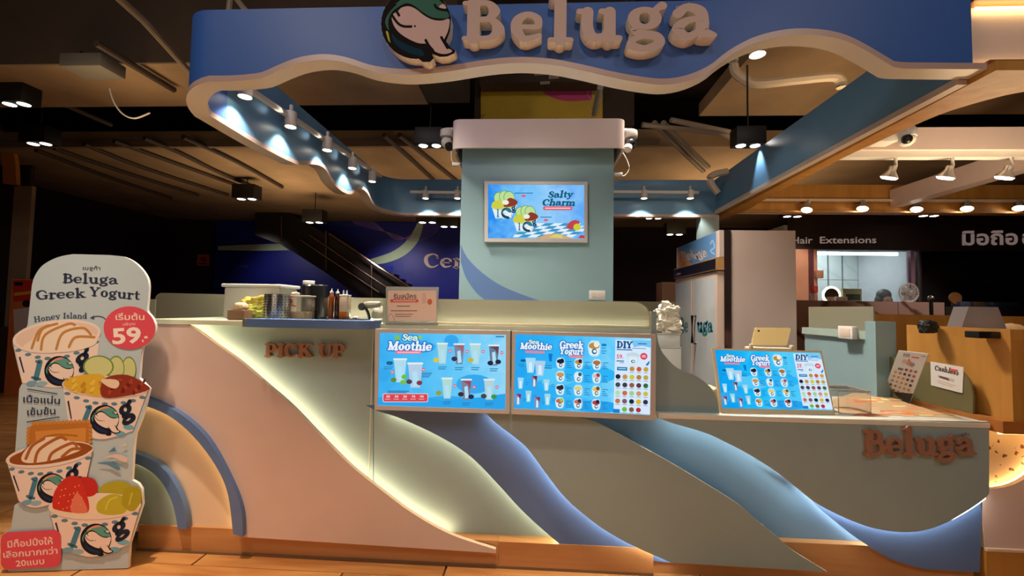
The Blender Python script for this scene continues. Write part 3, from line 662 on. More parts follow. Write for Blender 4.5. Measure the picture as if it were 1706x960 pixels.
pr.poly([(629, 662), (690, 658), (740, 668), (800, 662), (842, 656), (842, 683), (629, 676)], (44, 164, 236))
pr.ell(662, 563, 5, 5, (120, 190, 110)); pr.ell(699, 562, 4, 3, (140, 200, 90))
title_sea(pr, 646, 583, 1.0)
for x, y, w, h, b, s in ((737, 573, 17, 33, (226, 224, 190), None), (765, 574, 17, 33, (120, 60, 70), (176, 70, 84)), (792, 574, 17, 33, (222, 226, 196), None), (823, 576, 17, 33, (74, 44, 54), (104, 30, 44)), (745, 631, 17, 33, (228, 226, 180), None), (777, 633, 17, 33, (120, 50, 64), (160, 40, 62)), (815, 633, 17, 33, (226, 214, 190), None)):
    tall_cup(pr, x, y, w, h, b, s); price_dot(pr, x+13, y+12)
    pr.lines(x-7, y+h+5, 14, 2, 3.2, 1.4, INKB)
for x, y, c in ((727, 600, (218, 196, 70)), (757, 598, (60, 50, 80)), (784, 600, (196, 180, 60)), (817, 605, (40, 40, 60)), (731, 655, (150, 160, 60)), (768, 657, (60, 44, 56)), (806, 660, (70, 70, 70)), (823, 661, (60, 150, 70)), (785, 661, (34, 50, 80)), (830, 603, (40, 40, 66))): pr.ell(x, y, 5, 4, c, n=10)
tall_cup(pr, 667, 599, 21, 38, (218, 232, 232)); tall_cup(pr, 692, 606, 24, 40, (232, 200, 214))
for x, y, c in ((656, 633, (100, 140, 50)), (674, 628, (110, 190, 60)), (682, 636, (90, 60, 70)), (699, 638, (130, 60, 70)), (672, 637, (120, 190, 70))): pr.ell(x, y, 5, 4, c, n=10)
price_dot(pr, 654, 620); price_dot(pr, 706, 616)
pr.rrect(644, 602, 655, 608, 3, (30, 100, 150)); pr.lines(640, 611, 15, 2, 3, 1.2, INKB); pr.lines(703, 621, 17, 3, 3, 1.6, INKB)
pr.lines(646, 651, 36, 2, 2.6, 1.8, INKB)
pr.rrect(638, 655.5, 713.5, 670, 2.5, (238, 214, 220)); pr.rrect(639, 656.5, 712.5, 669, 2, (218, 72, 84))
for i, s_ in enumerate(('0', '50', '20', '75', '100')): pr.sans(s_, 644+i*14, 662.2, 650+i*14, 662.3, 3.6, (250, 230, 232), .02); pr.poly([(642+i*14, 664.5), (651+i*14, 664.6), (651+i*14, 665.4), (642+i*14, 665.3)], (246, 200, 204))
pr.lines(826, 560, 14, 1, 2, 2.2, INKB)
pr.build('picture_print', t)
# --- centre screen and the leaning one share the same picture, laid out in a 0..1 box
def menu_picture(pr, m):
    """m(u, v) maps the 0..1 picture box (v down) onto the frame"""
    class Q:                                   # forwards to pr with mapped points
        pass
    def P(L): return [m(*p) for p in L]
    def E(u, v, ru, rv, c, n=12): pr.poly([m(u + ru*cos(2*pi*k/n), v + rv*sin(2*pi*k/n)) for k in range(n)], c)
    def R(u0, v0, u1, v1, c): pr.poly(P([(u0, v0), (u1, v0), (u1, v1), (u0, v1)]), c)
    def S(txt, u0, u1, v, h, c, bold=0, sl=0):
        a, b = m(u0, v), m(u1, v); hh = (Vector(m(u0, v)) - Vector(m(u0, v-h))).length
        pr.serif(txt, a[0], a[1], b[0], b[1], hh, c, bold, sl)
    E(.3, .55, .16, .12, (84, 200, 250)); E(.55, .5, .2, .12, (44, 180, 248)); E(.1, .8, .12, .1, (44, 170, 242)); E(.6, .92, .2, .08, (36, 164, 240))
    for bold, c, c2 in ((.2, (22, 104, 190), (22, 104, 190)), (.03, (234, 242, 250), (214, 240, 220))):
        S('Sea', .095, .175, .125, .06, c2, bold, .12); S('Moothie', .035, .27, .195, .085, c, bold, .12)
        S('Greek', .325, .50, .165, .095, c, bold, .1); S('Yogurt', .325, .50, .245, .085, c, bold, .1)
    R(.075, .215, .215, .245, (236, 130, 150)); R(.40, .255, .50, .285, (236, 130, 150))
    E(.06, .35, .02, .018, (20, 96, 140)); R(.02, .4, .07, .41, INKB); R(.03, .425, .07, .435, INKB); R(.21, .4, .27, .41, INKB); R(.21, .43, .27, .445, INKB)
    pr.poly(P([(.245, .245), (.275, .245), (.27, .35), (.252, .345)]), (20, 120, 200))
    def cup(u, v, w, h, b, s=None):
        b = tuple(int(b[i]*.5 + (120, 206, 248)[i]*.5) for i in range(3))
        pr.poly(P([(u-w/2, v), (u+w/2, v), (u+w*.3, v+h), (u-w*.3, v+h)]), b)
        if s: pr.poly(P([(u-w*.4, v), (u+w*.5, v), (u+w*.35, v+h*.5), (u+w*.1, v+h*.2)]), s)
        pr.poly(P([(u-w*.15, v+h*.3), (u+w*.15, v+h*.3), (u+w*.2, v+h*.9), (u-w*.15, v+h*.95)]), (210, 238, 252))
    cup(.115, .31, .075, .2, (214, 232, 240)); cup(.185, .345, .08, .2, (226, 206, 224))
    for u, v, b, s in ((.045, .58, (206, 226, 228), None), (.145, .55, (130, 60, 90), (120, 30, 60)), (.235, .59, (214, 228, 220), None), (.105, .75, (190, 226, 200), None), (.03, .8, (150, 90, 130), (140, 40, 80)), (.17, .83, (140, 80, 120), (150, 40, 80)), (.245, .78, (214, 222, 206), None)):
        cup(u, v, .045, .15, b, s); R(u+.035, v+.06, u+.06, v+.068, INKB); R(u+.035, v+.085, u+.055, v+.092, INKB)
    tops = [((36, 36, 56), (30, 30, 50)), ((196, 140, 70), (30, 34, 60)), ((176, 112, 50), None), ((206, 150, 80), None), ((226, 236, 240), (30, 100, 130)), ((214, 190, 190), (150, 70, 70)),
            ((44, 44, 60), (40, 40, 50)), ((220, 206, 130), None), ((224, 196, 90), (120, 70, 60)), ((206, 96, 70), (170, 190, 60)), ((206, 110, 80), (30, 60, 100)), ((190, 60, 60), (30, 40, 60))]
    def tub(u, v, w, h, a, b):
        pr.poly(cr(P([(u-w, v-h*.25), (u-w*.6, v-h*1.0), (u, v-h*1.1), (u+w*.7, v-h), (u+w, v-h*.2), (u+w*.7, v+h), (u-w*.6, v+h)]), 3, True), (190, 230, 246))
        pr.poly(P([(u-w*.75, v-h*.05), (u+w*.75, v-h*.05), (u+w*.6, v+h*.9), (u-w*.6, v+h*.9)]), (230, 242, 248))
        E(u, v-h*.35, w*.85, h*.45, a)
        if b: E(u+w*.35, v-h*.55, w*.42, h*.4, b, 10)
        E(u+.002, v+h*.42, w*.42, h*.4, (44, 100, 136), 10); E(u+w*.1, v+h*.4, w*.26, h*.2, (240, 246, 250), 8)
    tub(.58, .155, .047, .095, (190, 140, 60), (240, 236, 226)); R(.635, .09, .67, .12, (20, 120, 190)); R(.635, .14, .665, .15, INKB); R(.635, .18, .67, .19, INKB); R(.635, .21, .665, .22, INKB)
    for i in range(12):
        u = .335 + (i % 3)*.133; v = .365 + (i//3)*.175; tub(u, v, .033, .066, *tops[i])
        for q in range(4): R(u+.045, v-.03+q*.026, u+.085-(q*5 % 3)*.01, v-.02+q*.026, INKB)
    # white right-hand column
    pr.poly(P([(.735, .03), (.995, .03), (.998, .985), (.73, .975)]), (214, 232, 250))
    pr.poly(P([(.85, .03), (.995, .03), (.995, .12), (.93, .1), (.87, .12)]), (120, 196, 244))
    S('DIY', .745, .86, .135, .085, (22, 84, 140), .04); R(.745, .15, .86, .165, INKB); R(.86, .13, .96, .138, (60, 130, 190)); R(.9, .065, .965, .08, INKB)
    a, b = m(.745, .275), m(.795, .275); pr.sans('59.', a[0], a[1], b[0], b[1], 7.0, (220, 70, 100), .02); R(.745, .30, .8, .315, INKB); R(.77, .325, .8, .332, INKB)
    E(.865, .225, .05, .035, (196, 214, 226)); tub(.865, .285, .04, .05, (226, 234, 240), None); E(.945, .235, .027, .045, (218, 70, 92), 14); R(.933, .22, .957, .23, (250, 220, 224)); R(.93, .238, .96, .247, (250, 220, 224))
    pr.poly(P([(.96, .34), (.99, .285), (.985, .33), (.97, .36)]), (20, 120, 200))
    R(.75, .385, .825, .43, (30, 120, 180)); R(.76, .4, .815, .412, (170, 214, 240))
    cols = [(None, None, (196, 140, 60), (206, 90, 60), (206, 160, 60)), ((34, 38, 60), (196, 146, 70), (206, 200, 60), (180, 130, 60), (196, 160, 70)), ((66, 76, 86), (60, 60, 80), (150, 90, 60), (96, 56, 66), (50, 110, 60)),
            ((180, 220, 170), (206, 106, 60), (160, 206, 140), (206, 150, 110), (200, 190, 80)), ((190, 120, 80), (130, 90, 100), (16, 50, 60), (220, 180, 40), (50, 50, 80)), (None, (110, 190, 60), (130, 90, 60), (180, 50, 60), None)]
    for j, row in enumerate(cols):
        for i, c in enumerate(row):
            if c is None: continue
            u = .758 + i*.051; v = .405 + j*.106
            E(u, v, .0185, .032, c, 12); R(u-.016, v+.042, u+.016, v+.049, (120, 140, 170))
    R(.725, .935, .775, .985, (20, 130, 214))
def bil(q):
    a, b, c, d = [Vector(p) for p in q]
    return lambda u, v: tuple((a*(1-u) + b*u)*(1-v) + (d*(1-u) + c*u)*v)
t, pr = tv_y('menu_screen', 'right of the two wall-mounted menu screens, yogurt tubs and a white price column', [(853, 552), (1093, 557), (1092, 701), (852, 690)], [(859, 557), (1085, 564), (1083, 692), (856, 681)], SY, TAUPE, AQ)
menu_picture(pr, bil([(859, 557), (1085, 564), (1083, 692), (856, 681)])); pr.build('picture_print', t)
# --- leaning screen on the low counter
tl, tr_, br, bl = (1188, 581), (1367, 585), (1390, 691), (1202, 689)
BL = onZ(1203, 688, Zl); BR = onZ(1390, 691, Zl); d_ = (BR - BL).normalized()
TL = onY(1188, 581, BL.y + .10); nrm = d_.cross(TL - BL).normalized()
if nrm.dot(CAM - BL) < 0: nrm = -nrm
q_ = lambda p, off=0: onP(p[0], p[1], BL + nrm*off, nrm)
t = thing('menu_screen', 'menu screen leaning on the low counter, cream frame, blue picture', 'screen', (BL + BR)/2)
out = [(1187, 580), (1369, 585), (1391, 691), (1202, 690)]; inn = [(1191, 583), (1366, 588), (1387, 684), (1204, 680)]
mb = MB(); O = [q_(p, .012) for p in out]; I = [q_(p, .012) for p in inn]; bk = -nrm*.012
v = O + I + [p + bk for p in O] + [p + bk for p in I]; f = []
for i in range(4):
    j = (i+1) % 4; f += [[i, j, 4+j, 4+i], [i, 8+i, 8+j, j], [4+i, 4+j, 12+j, 12+i], [8+i, 12+i, 12+j, 8+j]]
CRF = mat('cream_frame', (236, 216, 178), .35, var=.02)
mb.add(v, f, CRF); mb.build('frame', t, smooth=20)
xs = [q_(p, .008) for p in inn]
MB().poly(xs, gradmat('leaning_picture', [(0, (10, 160, 240)), (.4, (30, 190, 250)), (1, (110, 214, 250))], 0, xs[0].x, xs[2].x)).build('picture', t, smooth=0)
MB().prism([q_(p, 0) for p in out], -nrm*.018, CRF).build('back', t)
MB().rbox(BL.x-.012, BL.x+.03, BL.y+.07, BL.y+.2, Zl, Zl+.10, CRF, .01).build('easel_foot', t)
MB().rbox(BR.x-.03, BR.x+.012, BR.y+.07, BR.y+.2, Zl, Zl+.10, CRF, .01).build('easel_foot', t)
pr = Print(BL + nrm*.0085, nrm, scr); menu_picture(pr, bil(inn)); pr.build('picture_print', t)
# ================================================================== THE CANOPY RING
can = thing('canopy', 'blue wavy-edged canopy ring with a cream lower trim over the kiosk', 'canopy', (0.1, 1.4, 2.4))
XL, XR, YB, TOP = -1.82, 2.02, 2.88, 2.745
fb = [(345, 127), (371, 127), (399, 126), (435, 122), (452, 115), (470, 107), (488, 100), (506, 95), (541, 91), (577, 96), (617, 109), (656, 115), (696, 115.5), (750, 110), (813, 100), (866, 96), (919, 99), (972, 109), (1024, 121), (1077, 130), (1112, 132), (1148, 125), (1183, 109), (1209, 88), (1246, 67), (1282, 55), (1326, 48.5), (1373, 51), (1410, 60), (1446, 78), (1483, 100), (1497, 104.5), (1560, 105.5), (1612, 106)]
front = [(p.x, p.z) for p in cr([onY(x, y, -.04) for x, y in fb], 3)]
lb = [(302, 152), (308, 167), (322, 177), (340, 186), (379, 210), (419, 234), (458, 255), (475, 263), (488, 268), (518, 268), (534, 277), (545, 297), (561, 313), (577, 319), (593, 310), (605, 317), (613, 333), (624, 346)]
left = [(p.y, p.z) for p in cr([onX(x, y, XL) for x, y in lb], 3)]
def sample(tab, q):
    if q <= tab[0][0]: return tab[0][1]
    for (a, za), (b, zb_) in zip(tab, tab[1:]):
        if a <= q <= b: return za + (zb_ - za)*(q-a)/max(b-a, 1e-6)
    return tab[-1][1]
left.sort()
# plan path: right front -> left front corner -> left back corner -> right back
R1, R2 = .13, .3; XE = 2.006
path = []
for i in range(110): x = XR + .04 - (XR + .04 - (XL + R1))*i/110; path.append((x, 0.0, sample(front, x)))
for k in range(9):
    a = radians(90*k/9); x = XL + R1 - R1*sin(a); y = R1 - R1*cos(a); path.append((x, y, None))
for i in range(80): y = R1 + (YB - R2 - R1)*i/80; path.append((XL, y, sample(left, y)))
for k in range(9):
    a = radians(90*k/9); path.append((XL + R2 - R2*cos(a), YB - R2 + R2*sin(a), None))
for i in range(26): x = XL + R2 + (XR - XL - R2)*i/25; path.append((x, YB, 2.345))
zf = path[109][2]; 
for i, p in enumerate(path):
    if p[2] is None:
        j = i
        while path[j][2] is None: j += 1
        h = i - 1; path[i] = (p[0], p[1], path[h][2] + (path[j][2] - path[h][2])/(j - h))
def band(path, half, z0f, z1f, m, name, parent, mside=None):
    N = len(path); v = []; f = []
    for i, (x, y, z) in enumerate(path):
        a = Vector(path[max(i-1, 0)][:2]); b = Vector(path[min(i+1, N-1)][:2]); d = (b-a).normalized(); n_ = Vector((-d.y, d.x))
        o_ = Vector((x, y)) - n_*half; q = Vector((x, y)) + n_*half
        v += [(o_.x, o_.y, z0f(z)), (o_.x, o_.y, z1f(z)), (q.x, q.y, z1f(z)), (q.x, q.y, z0f(z))]
    for i in range(N-1):
        a, b = 4*i, 4*(i+1)
        for k in range(4): f.append([a+k, a+(k+1) % 4, b+(k+1) % 4, b+k])
    f += [[0, 1, 2, 3], [4*(N-1)+k for k in (3, 2, 1, 0)]]
    mb = MB(); mb.add(v, f, m)
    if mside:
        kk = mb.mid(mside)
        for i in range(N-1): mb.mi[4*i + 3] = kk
    return mb.build(name, parent, smooth=50)
N_f, N_l = 110+9, 80
pathf = [(XE, 0.0, sample(front, XE))] + [p for p in path[:124] if p[0] < XE - .01]
band(pathf, .038, lambda z: z, lambda z: TOP, FASC, 'fascia_band', can)
band(path[123:], .038, lambda z: z, lambda z: TOP-.005, BAND, 'fascia_band', can)
band(path, .046, lambda z: z-.03, lambda z: z, mat('trim_front_shaded', (196, 170, 160), .35, var=.02), 'lower_trim', can, mat('trim_underside_lit', (250, 242, 224), .3, var=.01))  # one cream trim; shaded front and lit underside are put into the colours
# right beam
mb = MB(); z0 = 2.405
mb.box(XR, XR+.04, .04, YB+.25, z0-.02, TOP, BAND); mb.build('side_beam', can)
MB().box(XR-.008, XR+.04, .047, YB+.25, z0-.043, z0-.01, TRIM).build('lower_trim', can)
# small corner post behind the fridge
MB().box(1.86, 2.06, 2.84, 2.98, 0, 2.34, SAGE).build('corner_post', can)

# sign letters on the fascia
sg = thing('fascia_lettering', 'large raised cream slab-serif letters on the front of the blue canopy', 'sign', onY(975, 85, -.04))
LET = mat('cream_letter_face', (214, 184, 172), .45, var=.02); RET = mat('letter_return', (250, 240, 220), .4, var=.01)
F0 = -.042
for ch, xa, xb, y, cap, b in (('B', 773, 842, 81, 67, .0), ('e', 853, 906, 83, 69, .01), ('l', 913, 952, 84, 72, .0), ('u', 959, 1031, 81.5, 78, .0), ('g', 1039, 1104, 80, 76, .0), ('a', 1112, 1182, 78, 80, .01)):
    a = onY(xa, y, F0); bb = onY(xb, y, F0); capm = cap/720*2.09
    solid_word(sg, ch, a, bb, capm, (0, -1, 0), .065, LET, RET, bold=b, q=6)
pr = Print((0, F0, 0), (0, -1, 0)); pr.sans('เบลูก้า', 1127, 16, 1156, 13, 8, (206, 190, 196), .02); pr.build('small_lettering', sg)
# round emblem: raised disc-shaped board with a printed face
em = thing('round_emblem', 'round raised emblem with a white whale and dark green rim beside the sign letters', 'emblem', onY(693, 40, -.04))
Yf = F0 - .06
def wz(x, y): return (630 + x*WH, y*WH)
outer = [wz(530 + 490*cos(radians(t)), 330 + 490*sin(radians(t))) for t in range(-10, -280, -6)]
outer += [wz(*p) for p in ((470, 812), (560, 815), (620, 862), (680, 875), (730, 860), (772, 812), (750, 750), (860, 792), (960, 786), (1060, 742), (1078, 700), (1010, 668), (945, 575), (1000, 430))]
MB().prism([onY(p[0], p[1], Yf) for p in outer], (0, .06, 0), RET).build('board', em)
pr = Print((0, Yf - .0005, 0), (0, -1, 0))
cx_, cy_ = wz(530, 330)
whale(pr, cx_, cy_, 485*WH, 0, (222, 190, 184), (20, 12, 12), (62, 112, 96), (10, 52, 74), ((62, 112, 96), (62, 112, 96)), lw=1.5)
pr.poly([wz(*p) for p in ((105, 440), (125, 428), (145, 460), (172, 600), (140, 560))], (196, 190, 60))
pr.build('face_print', em)

# ================================================================== LAMPS OF THE CANOPY
LAMPW = mat('lamp_white', (226, 214, 200), .35, var=.02)
def track(name, label, pts, group=None):
    t = thing(name, label, 'track', pts[0], group); mb = MB()
    a, b = Vector(pts[0]), Vector(pts[1]); d = (b-a).normalized(); s = d.cross(Vector((0, 0, 1))).normalized()*.016; u = Vector((0, 0, .028))
    mb.prism([a-s, a+s, a+s+u, a-s+u], b-a, LAMPW); mb.build('rail', t)
    off = Vector((-.07, 0, 0)) if abs(d.y) > .5 else Vector((0, .145, 0))
    for q in (.06, .5, .94): p = a.lerp(b, q) + u*.5; MB().tube([p, p + off], .008, LAMPW, 6).build('standoff', t)
    return t
def track_spot(c, label, group, aim=None, power=16, ang=75, r=.034, h=.105):
    """small white cylinder lamp below its track; c = centre of the lens"""
    c = Vector(c); t = thing('track_spotlight', label, 'spotlight', c, group)
    MB().lathe(c, [(r*.86, .004), (r, 0), (r, h), (r*.7, h+.006)], LAMPW, 16).build('lamp_head', t)
    MB().lathe(c, [(r*.84, .001), (r*.84, .006)], LENS, 16).build('lens', t)
    MB().tube([c + Vector((0, 0, h)), c + Vector((0, 0, h+.05))], .012, LAMPW, 8).build('stem', t)
    if power: spot('track_light', c + Vector((0, 0, -.012)), aim if aim is not None else c + Vector((0, 0, -1)), power, ang, .5, (1, .93, .82), .02)
    return t
track('ceiling_track', 'white lamp track running back along the left canopy band', (onX(404, 146, -1.715), onX(634, 296, -1.715)))
nm = ['nearest', 'second nearest', 'middle', 'second farthest', 'farthest']
for i, (x, y) in enumerate(((408, 162), (484, 212), (545, 251), (587, 281), (620, 303))):
    c = onX(x, y, -1.70); spot('lamp_leak', c + Vector((.01, -.1, .05)), c + Vector((-.1, -.22, .10)), .7, 70, .9, WARM, .02); track_spot(c, 'white cylinder spotlight on the left track, ' + nm[i] + ' of the five', 'spotlights on the left canopy track', c + Vector((-.12, .15, -1)), 13, 110, .038)
Yt = YB - .18
track('ceiling_track', 'white lamp track on the back canopy band, left of the column', (onY(684, 322, Yt), onY(800, 324, Yt)))
track('ceiling_track', 'white lamp track on the back canopy band, right of the column', (onY(1000, 322, Yt), onY(1164, 323, Yt)))
for x, lab in ((709, 'small white spotlight on the back track, first left of the column tablet screen'), (762, 'small white spotlight half behind the left edge of the column'), (1073, 'small white spotlight on the back track just right of the column'), (1150, 'small white spotlight on the back track beside the corner post')):
    c = onY(x, 331, Yt); track_spot(c, lab, 'spotlights on the back canopy track', c + Vector((0, .16, -1)), 22, 100, .036, .09)
c = onY(1262, 92, .16); track_spot(c, 'lit spotlight close behind the front wave of the canopy, upper right', None, c + Vector((0, .05, -1)), 18, 80, .04, .08)
def twin(c, label, group=None, s=.17, power=0, cable=3.3):
    c = Vector(c); t = thing('twin_downlight', label, 'downlight', c, group)
    MB().rbox(c.x-s*.62, c.x+s*.62, c.y-s*.35, c.y+s*.35, c.z, c.z+s*.75, BLACK, .006).build('housing', t)
    for k in (-1, 1): MB().lathe(c + Vector((k*s*.3, 0, -.001)), [(s*.17, -.004), (s*.2, 0), (s*.2, .006)], LENSC, 14).build('lens', t)
    MB().tube([c + Vector((0, 0, s*.75)), Vector((c.x, c.y, cable))], .008, BLACK, 6).build('stem', t)
    if power: spot('twin_light', c + Vector((0, 0, -.02)), c + Vector((0, 0, -3)), power, 70, .6, (1, .85, .68), .04)
    return t
twin(onZ(716, 243, 2.72), 'black twin downlight left of the column cap, behind the white camera', None, .2, 30)
twin(onZ(1246, 243, 2.62), 'black twin downlight close to the right canopy beam', None, .19, 0)
c = onZ(1246, 243, 2.62); c2 = onX(1272, 262, XR-.1); c2 = onX(1266, 246, XR); spot('twin_light', (XR-.05, c2.y, c2.z+.02), (XR+.03, c2.y, c2.z-.4), 14, 52, .5, (.85, .92, 1), .02); spot('twin_light', (XR-.05, c2.y-.03, c2.z+.02), (XR, c2.y-.3, c2.z+.02), 1.6, 50, .8, WARM, .02)
twin(onZ(411, 332, 2.95), 'black twin downlight under the far ceiling, left of the escalator', None, .3, 40)
twin(onZ(524, 371, 2.75), 'black twin downlight in front of the blue mural above the escalator', None, .3, 40)
twin(onZ(712, 371, 2.75), 'black twin downlight before the mural, left of two near the column', None, .3, 40)
twin(onZ(748, 378, 2.75), 'black twin downlight before the mural, nearest the column edge', None, .3, 0)
twin(onZ(1089, 364, 2.85), 'twin downlight glowing in the dark right of the column, higher one', None, .26, 0)
twin(onZ(1124, 391, 2.75), 'twin downlight glowing in the dark beside the fridge, lower one', None, .3, 0)
twin(onZ(28, 174, 2.95), 'larger black twin downlight at the upper left edge of the photo', None, .22, 25, 4.6)
twin(onZ(66, 240, 2.95), 'second black twin downlight at the left, below the larger one', None, .24, 25, 4.6)
twin(onZ(1320, 361, 3.0), 'twin downlight over the dark hair shop fascia, left one', None, .3, 0)
twin(onZ(1547, 360, 3.0), 'twin downlight over the dark hair shop fascia, right one', None, .3, 0)

# ================================================================== COLUMN WITH ITS CAP AND SCREEN
Ycol = 1.0
col_ = thing('column', 'sage painted column with a blush white cap box and a slate blue corner sweep', 'column', onY(895, 800, Ycol+.3))
cl = onY(767, 380, Ycol).x; crr = onY(1022, 380, Ycol).x
MB().box(cl, crr, Ycol, Ycol+.6, 0, 2.58, SAGE_D).build('shaft', col_)
pr = Print((0, Ycol-.001, 0), (0, -1, 0)); pr.mb = MB(); pr.ink = lambda c: BLUE
pr.poly(cr([(767.5, 407), (779, 430), (804, 455), (839, 478), (893, 499), (930, 508)], 4) + cr([(830, 520), (808, 500), (793, 487), (776, 462), (767.5, 436)], 4), None); pr.build('blue_sweep', col_)
ct = onY(895, 198, Ycol-.14).z; cb = onY(895, 246, Ycol-.14).z; ca = onY(752, 222, Ycol-.14).x; cd = onY(1043, 222, Ycol-.14).x
# hollow cap: rounded ring open below
pl = rrect(ca, Ycol-.14, cd, Ycol+.74, .06, 5); pin = rrect(ca+.018, Ycol-.122, cd-.018, Ycol+.722, .05, 5); n = len(pl)
mb = MB(); v = [(p.x, p.y, z) for L in (pl, pin) for z in (cb, ct) for p in L]; f = []
for i in range(n):
    j = (i+1) % n
    f += [[i, j, n+j, n+i], [2*n+i, 3*n+i, 3*n+j, 2*n+j], [i, 2*n+i, 2*n+j, j]]
f.append([n+i for i in range(n)]); f.append([3*n+i for i in range(n-1, -1, -1)])
mb.add(v, f, PINKW)
mb.build('cap', col_, smooth=40)
tv = thing('wall_screen', 'small framed screen on the column showing two yogurt tubs and a checkered cloth', 'screen', onY(893, 353, Ycol-.03))
Ys = Ycol - .04; po = [(807, 302), (979, 303), (979, 404), (807, 403)]; pi_ = [(813, 307), (973.5, 308), (973.5, 398), (813, 397)]
frame_y(po, pi_, Ys, .035, TAUPE, 'frame', tv)
xs = [onY(*p, Ys+.008) for p in pi_]
MB().poly(xs, gradmat('column_picture', [(0, (40, 140, 240)), (.3, (110, 190, 248)), (.65, (150, 206, 250)), (1, (96, 170, 246))], 0, xs[0].x, xs[2].x)).build('picture', tv, smooth=0)
MB().prism([onY(*p, Ys+.01) for p in po], (0, .03, 0), BLACKP).build('back', tv)
pr = Print((0, Ys+.0075, 0), (0, -1, 0), scr)
K = .1302
def q(x, y): return (800 + x*K, 290 + y*K)
def poly(L, c, sm=0): pr.poly(cr([q(*p) for p in L], sm, True) if sm else [q(*p) for p in L], c)

# checkered cloth
for r in range(5):
    ya, yb = 630 + r*36, 666 + r*36
    for i in range(7):
        sx0 = 720 - r*70 + i*115
        if sx0 > 1290: continue
        c = (60, 150, 200) if (i + r) % 2 else (226, 240, 250)
        L = [(max(440, sx0), ya), (min(1335, sx0+115), ya), (min(1335, sx0+45), yb), (max(420, sx0-70), yb)]
        poly([(a, min(b, 822)) for a, b in L], c)
poly([(700, 826), (860, 770), (1000, 760), (1120, 800), (1180, 826)], (206, 170, 120)); poly([(880, 810), (960, 770), (1040, 780), (1060, 820)], (220, 206, 110)); poly([(1250, 820), (1290, 780), (1334, 790), (1334, 822)], (196, 60, 60))
poly([(1110, 690), (1130, 630), (1200, 590), (1270, 610), (1250, 660), (1180, 710)], (196, 70, 76), 3); pr.ell(*q(1240, 680), 48*K, 44*K, (206, 206, 60))
def screen_tub(x0, y0, s):
    m_ = lambda x, y: (x0 + x*s, y0 + y*s)
    poly([m_(*p) for p in ((20, 240), (360, 190), (270, 390), (70, 400))], (226, 238, 246))
    pr.poly([q(*m_(*p)) for p in ell(185, 215, 175, 60, 20, -8)], (206, 206, 120))
    for k, (x, y) in enumerate(((120, 90), (190, 70), (250, 80))): pr.poly([q(*m_(*p)) for p in ell(x, y+40, 75, 90, 14, -15)], (90, 150, 90)); pr.poly([q(*m_(*p)) for p in ell(x, y+40, 68, 82, 14, -15)], (190, 222, 150))
    poly([m_(*p) for p in ((20, 240), (30, 180), (120, 150), (170, 200), (150, 250), (60, 255))], (206, 206, 70), 3)
    poly([m_(*p) for p in ((180, 200), (250, 120), (340, 150), (360, 190), (300, 230), (190, 240))], (140, 60, 44), 3)
    pr.poly([q(*m_(*p)) for p in ell(200, 180, 45, 32, 12)], (240, 236, 226))
    c_ = q(*m_(215, 320)); whale(pr, c_[0], c_[1], 72*s*K, 0, (232, 242, 248), (20, 70, 100), (50, 120, 140), (24, 76, 110), simple=True)
    pr.serif('l', *q(*m_(85, 370)), *q(*m_(115, 370)), 12*s, (50, 130, 160), .02); pr.serif('g', *q(*m_(285, 300)), *q(*m_(340, 290)), 11*s, (20, 70, 110), .04)
    pr.lines(*q(*m_(60, 385)), 14*s, 1, 1, 1.6, (90, 180, 210))
screen_tub(130, 190, .97); screen_tub(410, 380, .92)
pr.serif('Salty', *q(865, 306), *q(1182, 300), 10.5, (22, 92, 128), .03, .2); pr.serif('Charm', *q(790, 404), *q(1210, 408), 10.5, (22, 92, 128), .03, .2)
pr.rrect(*q(805, 415), *q(1178, 464), 2, (220, 96, 110)); pr.poly([q(830, 432), q(1155, 432), q(1155, 446), q(830, 446)], (246, 206, 210))
pr.lines(*q(440, 240), 31, 1, 2, 1.5, INKB); pr.rrect(*q(528, 268), *q(582, 296), 1.5, (226, 96, 120)); pr.lines(*q(768, 547), 19, 1, 2, 1.5, INKB); pr.rrect(*q(815, 577), *q(868, 606), 1.5, (226, 96, 120))
pr.build('picture_print', tv)
so = thing('wall_socket', 'double cream wall socket plate low on the column beside the glass', 'socket', onY(995, 492, Ycol))
a, b = onY(981, 484, Ycol), onY(1008, 500, Ycol)
MB().rbox(a.x, b.x, Ycol-.012, Ycol-.0005, b.z, a.z, WHITE, .003).build('plate', so)
for k in (0, 1):
    xa = a.x + (b.x-a.x)*(.16 + .38*k); MB().rbox(xa, xa+(b.x-a.x)*.3, Ycol-.016, Ycol-.010, b.z+.015, a.z-.015, TRIM, .002).build('switch', so)
# cameras on the cap sides
def cctv(base, side, label, black):
    t = thing('security_camera', label, 'camera', base); b_ = Vector(base)
    MB().rbox(b_.x-.012, b_.x+.012, b_.y-.03, b_.y+.03, b_.z-.02, b_.z+.05, WHITE, .004).build('bracket', t)
    c = b_ + Vector((side*.075, 0, 0))
    MB().tube([b_ + Vector((0, 0, .03)), c + Vector((0, 0, .03))], .014, WHITE, 8).build('arm', t)
    MB().lathe(c + Vector((0, 0, -.03)), [(.044, 0), (.048, .01), (.046, .05), (.03, .06)], WHITE, 16).build('housing', t)
    hd = c + Vector((side*-.005, -.01, -.075))
    MB().ball(hd, .042, BLACKP if black else WHITE, 14).build('head', t)
    MB().lathe(hd + Vector((.02*side*-1, -.02, -.03)), [(.03, 0), (.028, .03)], WHITE if black else BLACKP, 12, (.3*-side, -.5, -.8)).build('lens_ring', t)
    return t
cctv(Vector((ca, Ycol+.05, onY(748, 222, Ycol+.05).z)), -1, 'white security camera on the left side of the column cap', False)
cctv(Vector((cd, Ycol+.05, onY(1046, 224, Ycol+.05).z)), 1, 'black and white security camera on the right side of the column cap', True)
